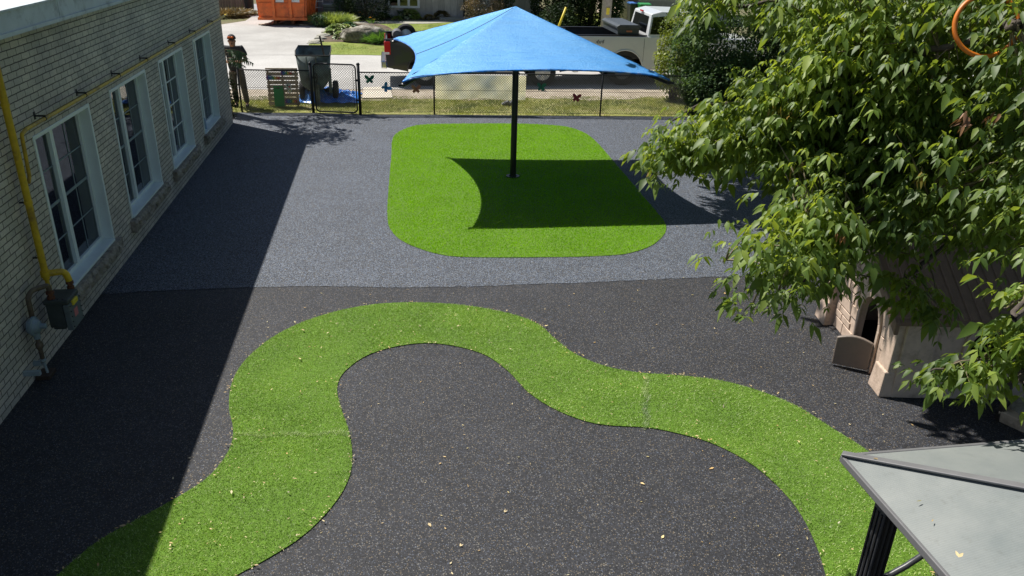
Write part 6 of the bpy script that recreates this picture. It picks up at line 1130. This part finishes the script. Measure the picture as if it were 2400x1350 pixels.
for k in range(46): q = nodes[rng.integers(0, nodes_front)]; sd_ = np.array([q + rng.normal(0, 0.02, 3) + np.array([0, 0, -0.05]) for _ in range(14)]); leaves('seed_cluster', sd_, rng.normal(0, 0.35, (14, 3)) + [0, 0, -1], 0.05, 0.014, 'seed', MT, fold=0.05, droop=0.1)
dl_ = []
for px, py, dd_ in ((2266, 262, 4.4), (2262, 285, 4.4), (2335, 268, 4.5), (1975, 545, 4.8)):
    q = np.array(AD(px, py, dd_ - 0.05)); dl_ = np.array([q + rng.normal(0, 0.015, 3) for _ in range(6)]); leaves('withered_leaf', dl_, rng.normal(0, 0.4, (len(dl_), 3)) + [-0.2, 0, -1], 0.055, 0.018, 'dead_leaf', MT, fold=0.4, droop=0.1)
# orange ring caught in the branches
hc_ = AD(2312, 60, 4.60); nn_ = Vector((-0.25, -0.9, 0.35)).normalized(); a1 = nn_.cross(Vector((0, 0, 1))).normalized(); a2 = a1.cross(nn_)
ringp = [hc_ + a1 * 0.145 * math.cos(t) + a2 * 0.145 * math.sin(t) for t in np.linspace(0, 6.2832, 49)]; m = MB(); m.tube(ringp[:-1] + [ringp[-1], ringp[1]], 0.0115, 8, cap=False); tag(m.build('toy_ring', 'hoop', None, smooth=True), 'orange plastic ring caught among the maple branches at the top right', 'toy ring')
#@@HEDGE AND SHRUBS ON THE RIGHT
def hedge(name, c, r, n, size, mname, label, cat='shrub', group=None, st=12):
    t = thing(name, (c[0], c[1], 0), label, cat, group); sd = int(abs(c[0] * 31 + c[1] * 17)); P = cloud(c, r, n, sd, shell=0.5, clump=3.0, thr=-0.3, lump=0.16)
    D = rng.normal(0, 1, (len(P), 3)) + (P - np.array(c)) * 0.6; leaves('foliage', P, D, size * rng.uniform(0.7, 1.25, len(P)), size * 0.62, mname, t, fold=0.12, droop=0.35)
    m = MB(); stems(m, (c[0], c[1], 0), (c[0], c[1], c[2] * 0.55), (r[0] * 0.75, r[1] * 0.75, r[2] * 0.4), st, 0.03, sd); m.build('stem', 'bark', t, smooth=True); return t
hedge('lilac_bush', (8.9, 20.5, 2.1), (1.75, 1.2, 2.3), 26000, 0.085, 'lilac_leaf', 'tall dark glossy leaved lilac at the right end of the fence')
hedge('lilac_bush', (8.55, 19.95, 0.85), (1.25, 0.9, 0.95), 8000, 0.085, 'lilac_leaf', 'low dark spreading lilac in front of the tall one at the end of the fence', st=4)
hedge('lilac_bush', (10.6, 19.2, 2.2), (1.6, 1.3, 2.3), 13000, 0.09, 'lilac_leaf', 'second dark lilac bush behind the maple branches', st=8)
hedge('lilac_bush', (12.3, 17.2, 2.2), (1.6, 1.6, 2.4), 9000, 0.10, 'lilac_leaf', 'third dark bush deeper behind the maple branches', st=8)
hedge('yellow_shrub', (7.95, 22.35, 1.25), (0.62, 0.6, 1.25), 5200, 0.075, 'yellow_leaf', 'yellow green shrub in front of the white pickup cab')
hedge('yellow_shrub', (8.5, 23.0, 1.7), (0.55, 0.6, 1.5), 3200, 0.075, 'reed_leaf', 'taller olive green shrub behind the yellow green one', st=6)
for i, (x, y, z, r) in enumerate(((9.3, 15.2, 1.1, 1.35), (9.6, 12.4, 1.2, 1.5), (10.4, 9.8, 1.3, 1.5), (12.5, 13.0, 1.8, 2.0))):
    hedge('shade_bush', (x, y, z), (r, r, z * 1.05), 6500, 0.10, 'lilac_leaf', ['shaded bush at the edge of the grey rubber beneath the maple', 'shaded bush just behind the playhouse under the maple', 'shaded bush at the far end of the playhouse roof', 'large shaded bush farthest right under the maple'][i], 'shrub', None, 8)
# tree that throws leafy shade at the far brick corner
ST = thing('corner_tree', (-5.6, 22.2, 0), 'tall tree behind the far brick corner, only its leafy shadow falls on the rubber', 'tree')
m = MB(); m.tube([(-5.6, 22.2, 0), (-5.5, 22.0, 3), (-5.2, 21.6, 6)], [0.16, 0.13, 0.08], 8); Q = []
X, Y = scatter(pxpoly([(625, 292), (760, 272), (875, 268), (872, 284), (790, 296), (832, 322), (800, 330), (735, 345), (700, 330), (660, 305)]), 75)
for x, y in zip(X, Y): h = random.uniform(4.6, 6.0); Q.append((x - 0.476 * h, y + 0.407 * h, h))
for k in range(6): e = Vector(Q[k * 11 % len(Q)]); m.tube([(-5.3, 21.8, 4.2 + 0.2 * k), (-5.3 * 0.5 + e.x * 0.5, 21.8 * 0.5 + e.y * 0.5, 5.3), e], [0.05, 0.03, 0.01], 5)
m.build('trunk', 'bark', ST, smooth=True); P, D, L = compound(np.array(Q), 6, 0.13, 0.14); leaves('foliage', P, D, L, L * 0.4, 'sumac_leaf', ST)
#@@LEAF LITTER
X, Y = scatter([(-2.1, 3.4), (5.6, 3.4), (5.6, 12), (-2.1, 12)], 520); far = rng.random(len(X)); keep = (Y < 9.2) | (far < 0.35); X, Y = X[keep], Y[keep]
ep = np.array(pathp); k2 = rng.integers(0, len(ep), 420); EX, EY = ep[k2, 0] + rng.normal(0, 0.02, 420), ep[k2, 1] + rng.normal(0, 0.02, 420); TX, TY = scatter(pathp, 330)
P = np.concatenate([np.stack([X, Y, np.full(len(X), 0.008)], 1), np.stack([EX, EY, np.full(420, 0.03)], 1), np.stack([TX, TY, np.full(len(TX), 0.04)], 1)])
ra, rb = rng.uniform(0.08, 1.5, 26), rng.uniform(0.1, 2.6, 26); RP = np.array([tuple(gz(a, b, 0.47 * min(a, b, GW - b) / (GW / 2) + 0.022)) for a, b in zip(ra, rb)]); P = np.concatenate([P, RP])
D = rng.normal(0, 1, (len(P), 3)); D[:, 2] = rng.normal(0, 0.08, len(P)); sz = rng.uniform(0.010, 0.034, len(P)) * np.where(rng.random(len(P)) < 0.08, 1.7, 1)
leafmat('litter_leaf', [(0.55, 0.42, 0.25), (0.40, 0.26, 0.12), (0.7, 0.6, 0.42), (0.35, 0.30, 0.12)], 0.1, (0.4, 0.3, 0.15))
tag(leaves('leaf_litter', P, D, sz, sz * rng.uniform(0.2, 0.5, len(P)), 'litter_leaf', None, fold=0.1, droop=-0.05, up=np.tile([0, 0, 1.0], (len(P), 1))), 'dry seed wings and leaf scraps scattered over the rubber and turf', 'leaf litter', kind='stuff')
for i, (px, py, lb) in enumerate(((1078, 1283, 'dry curled leaf on the dark rubber near the bottom middle'), (2245, 1312, 'dry leaf lying on the gazebo roof panel'), (1182, 1203, 'small dry leaf right of centre on the rubber inside the path bend'))):
    g = G(px, py) if i != 1 else G(px, py, 2.42); tag(leaves('fallen_leaf', np.array([[g.x, g.y, g.z + 0.012]] * 2), np.array([[0.3, 1, 0.05], [0.9, 0.5, 0.1]]), 0.034, 0.013, 'litter_leaf', None, fold=0.2, droop=0.0, up=np.tile([0, 0, 1.0], (2, 1))), lb, 'leaf')
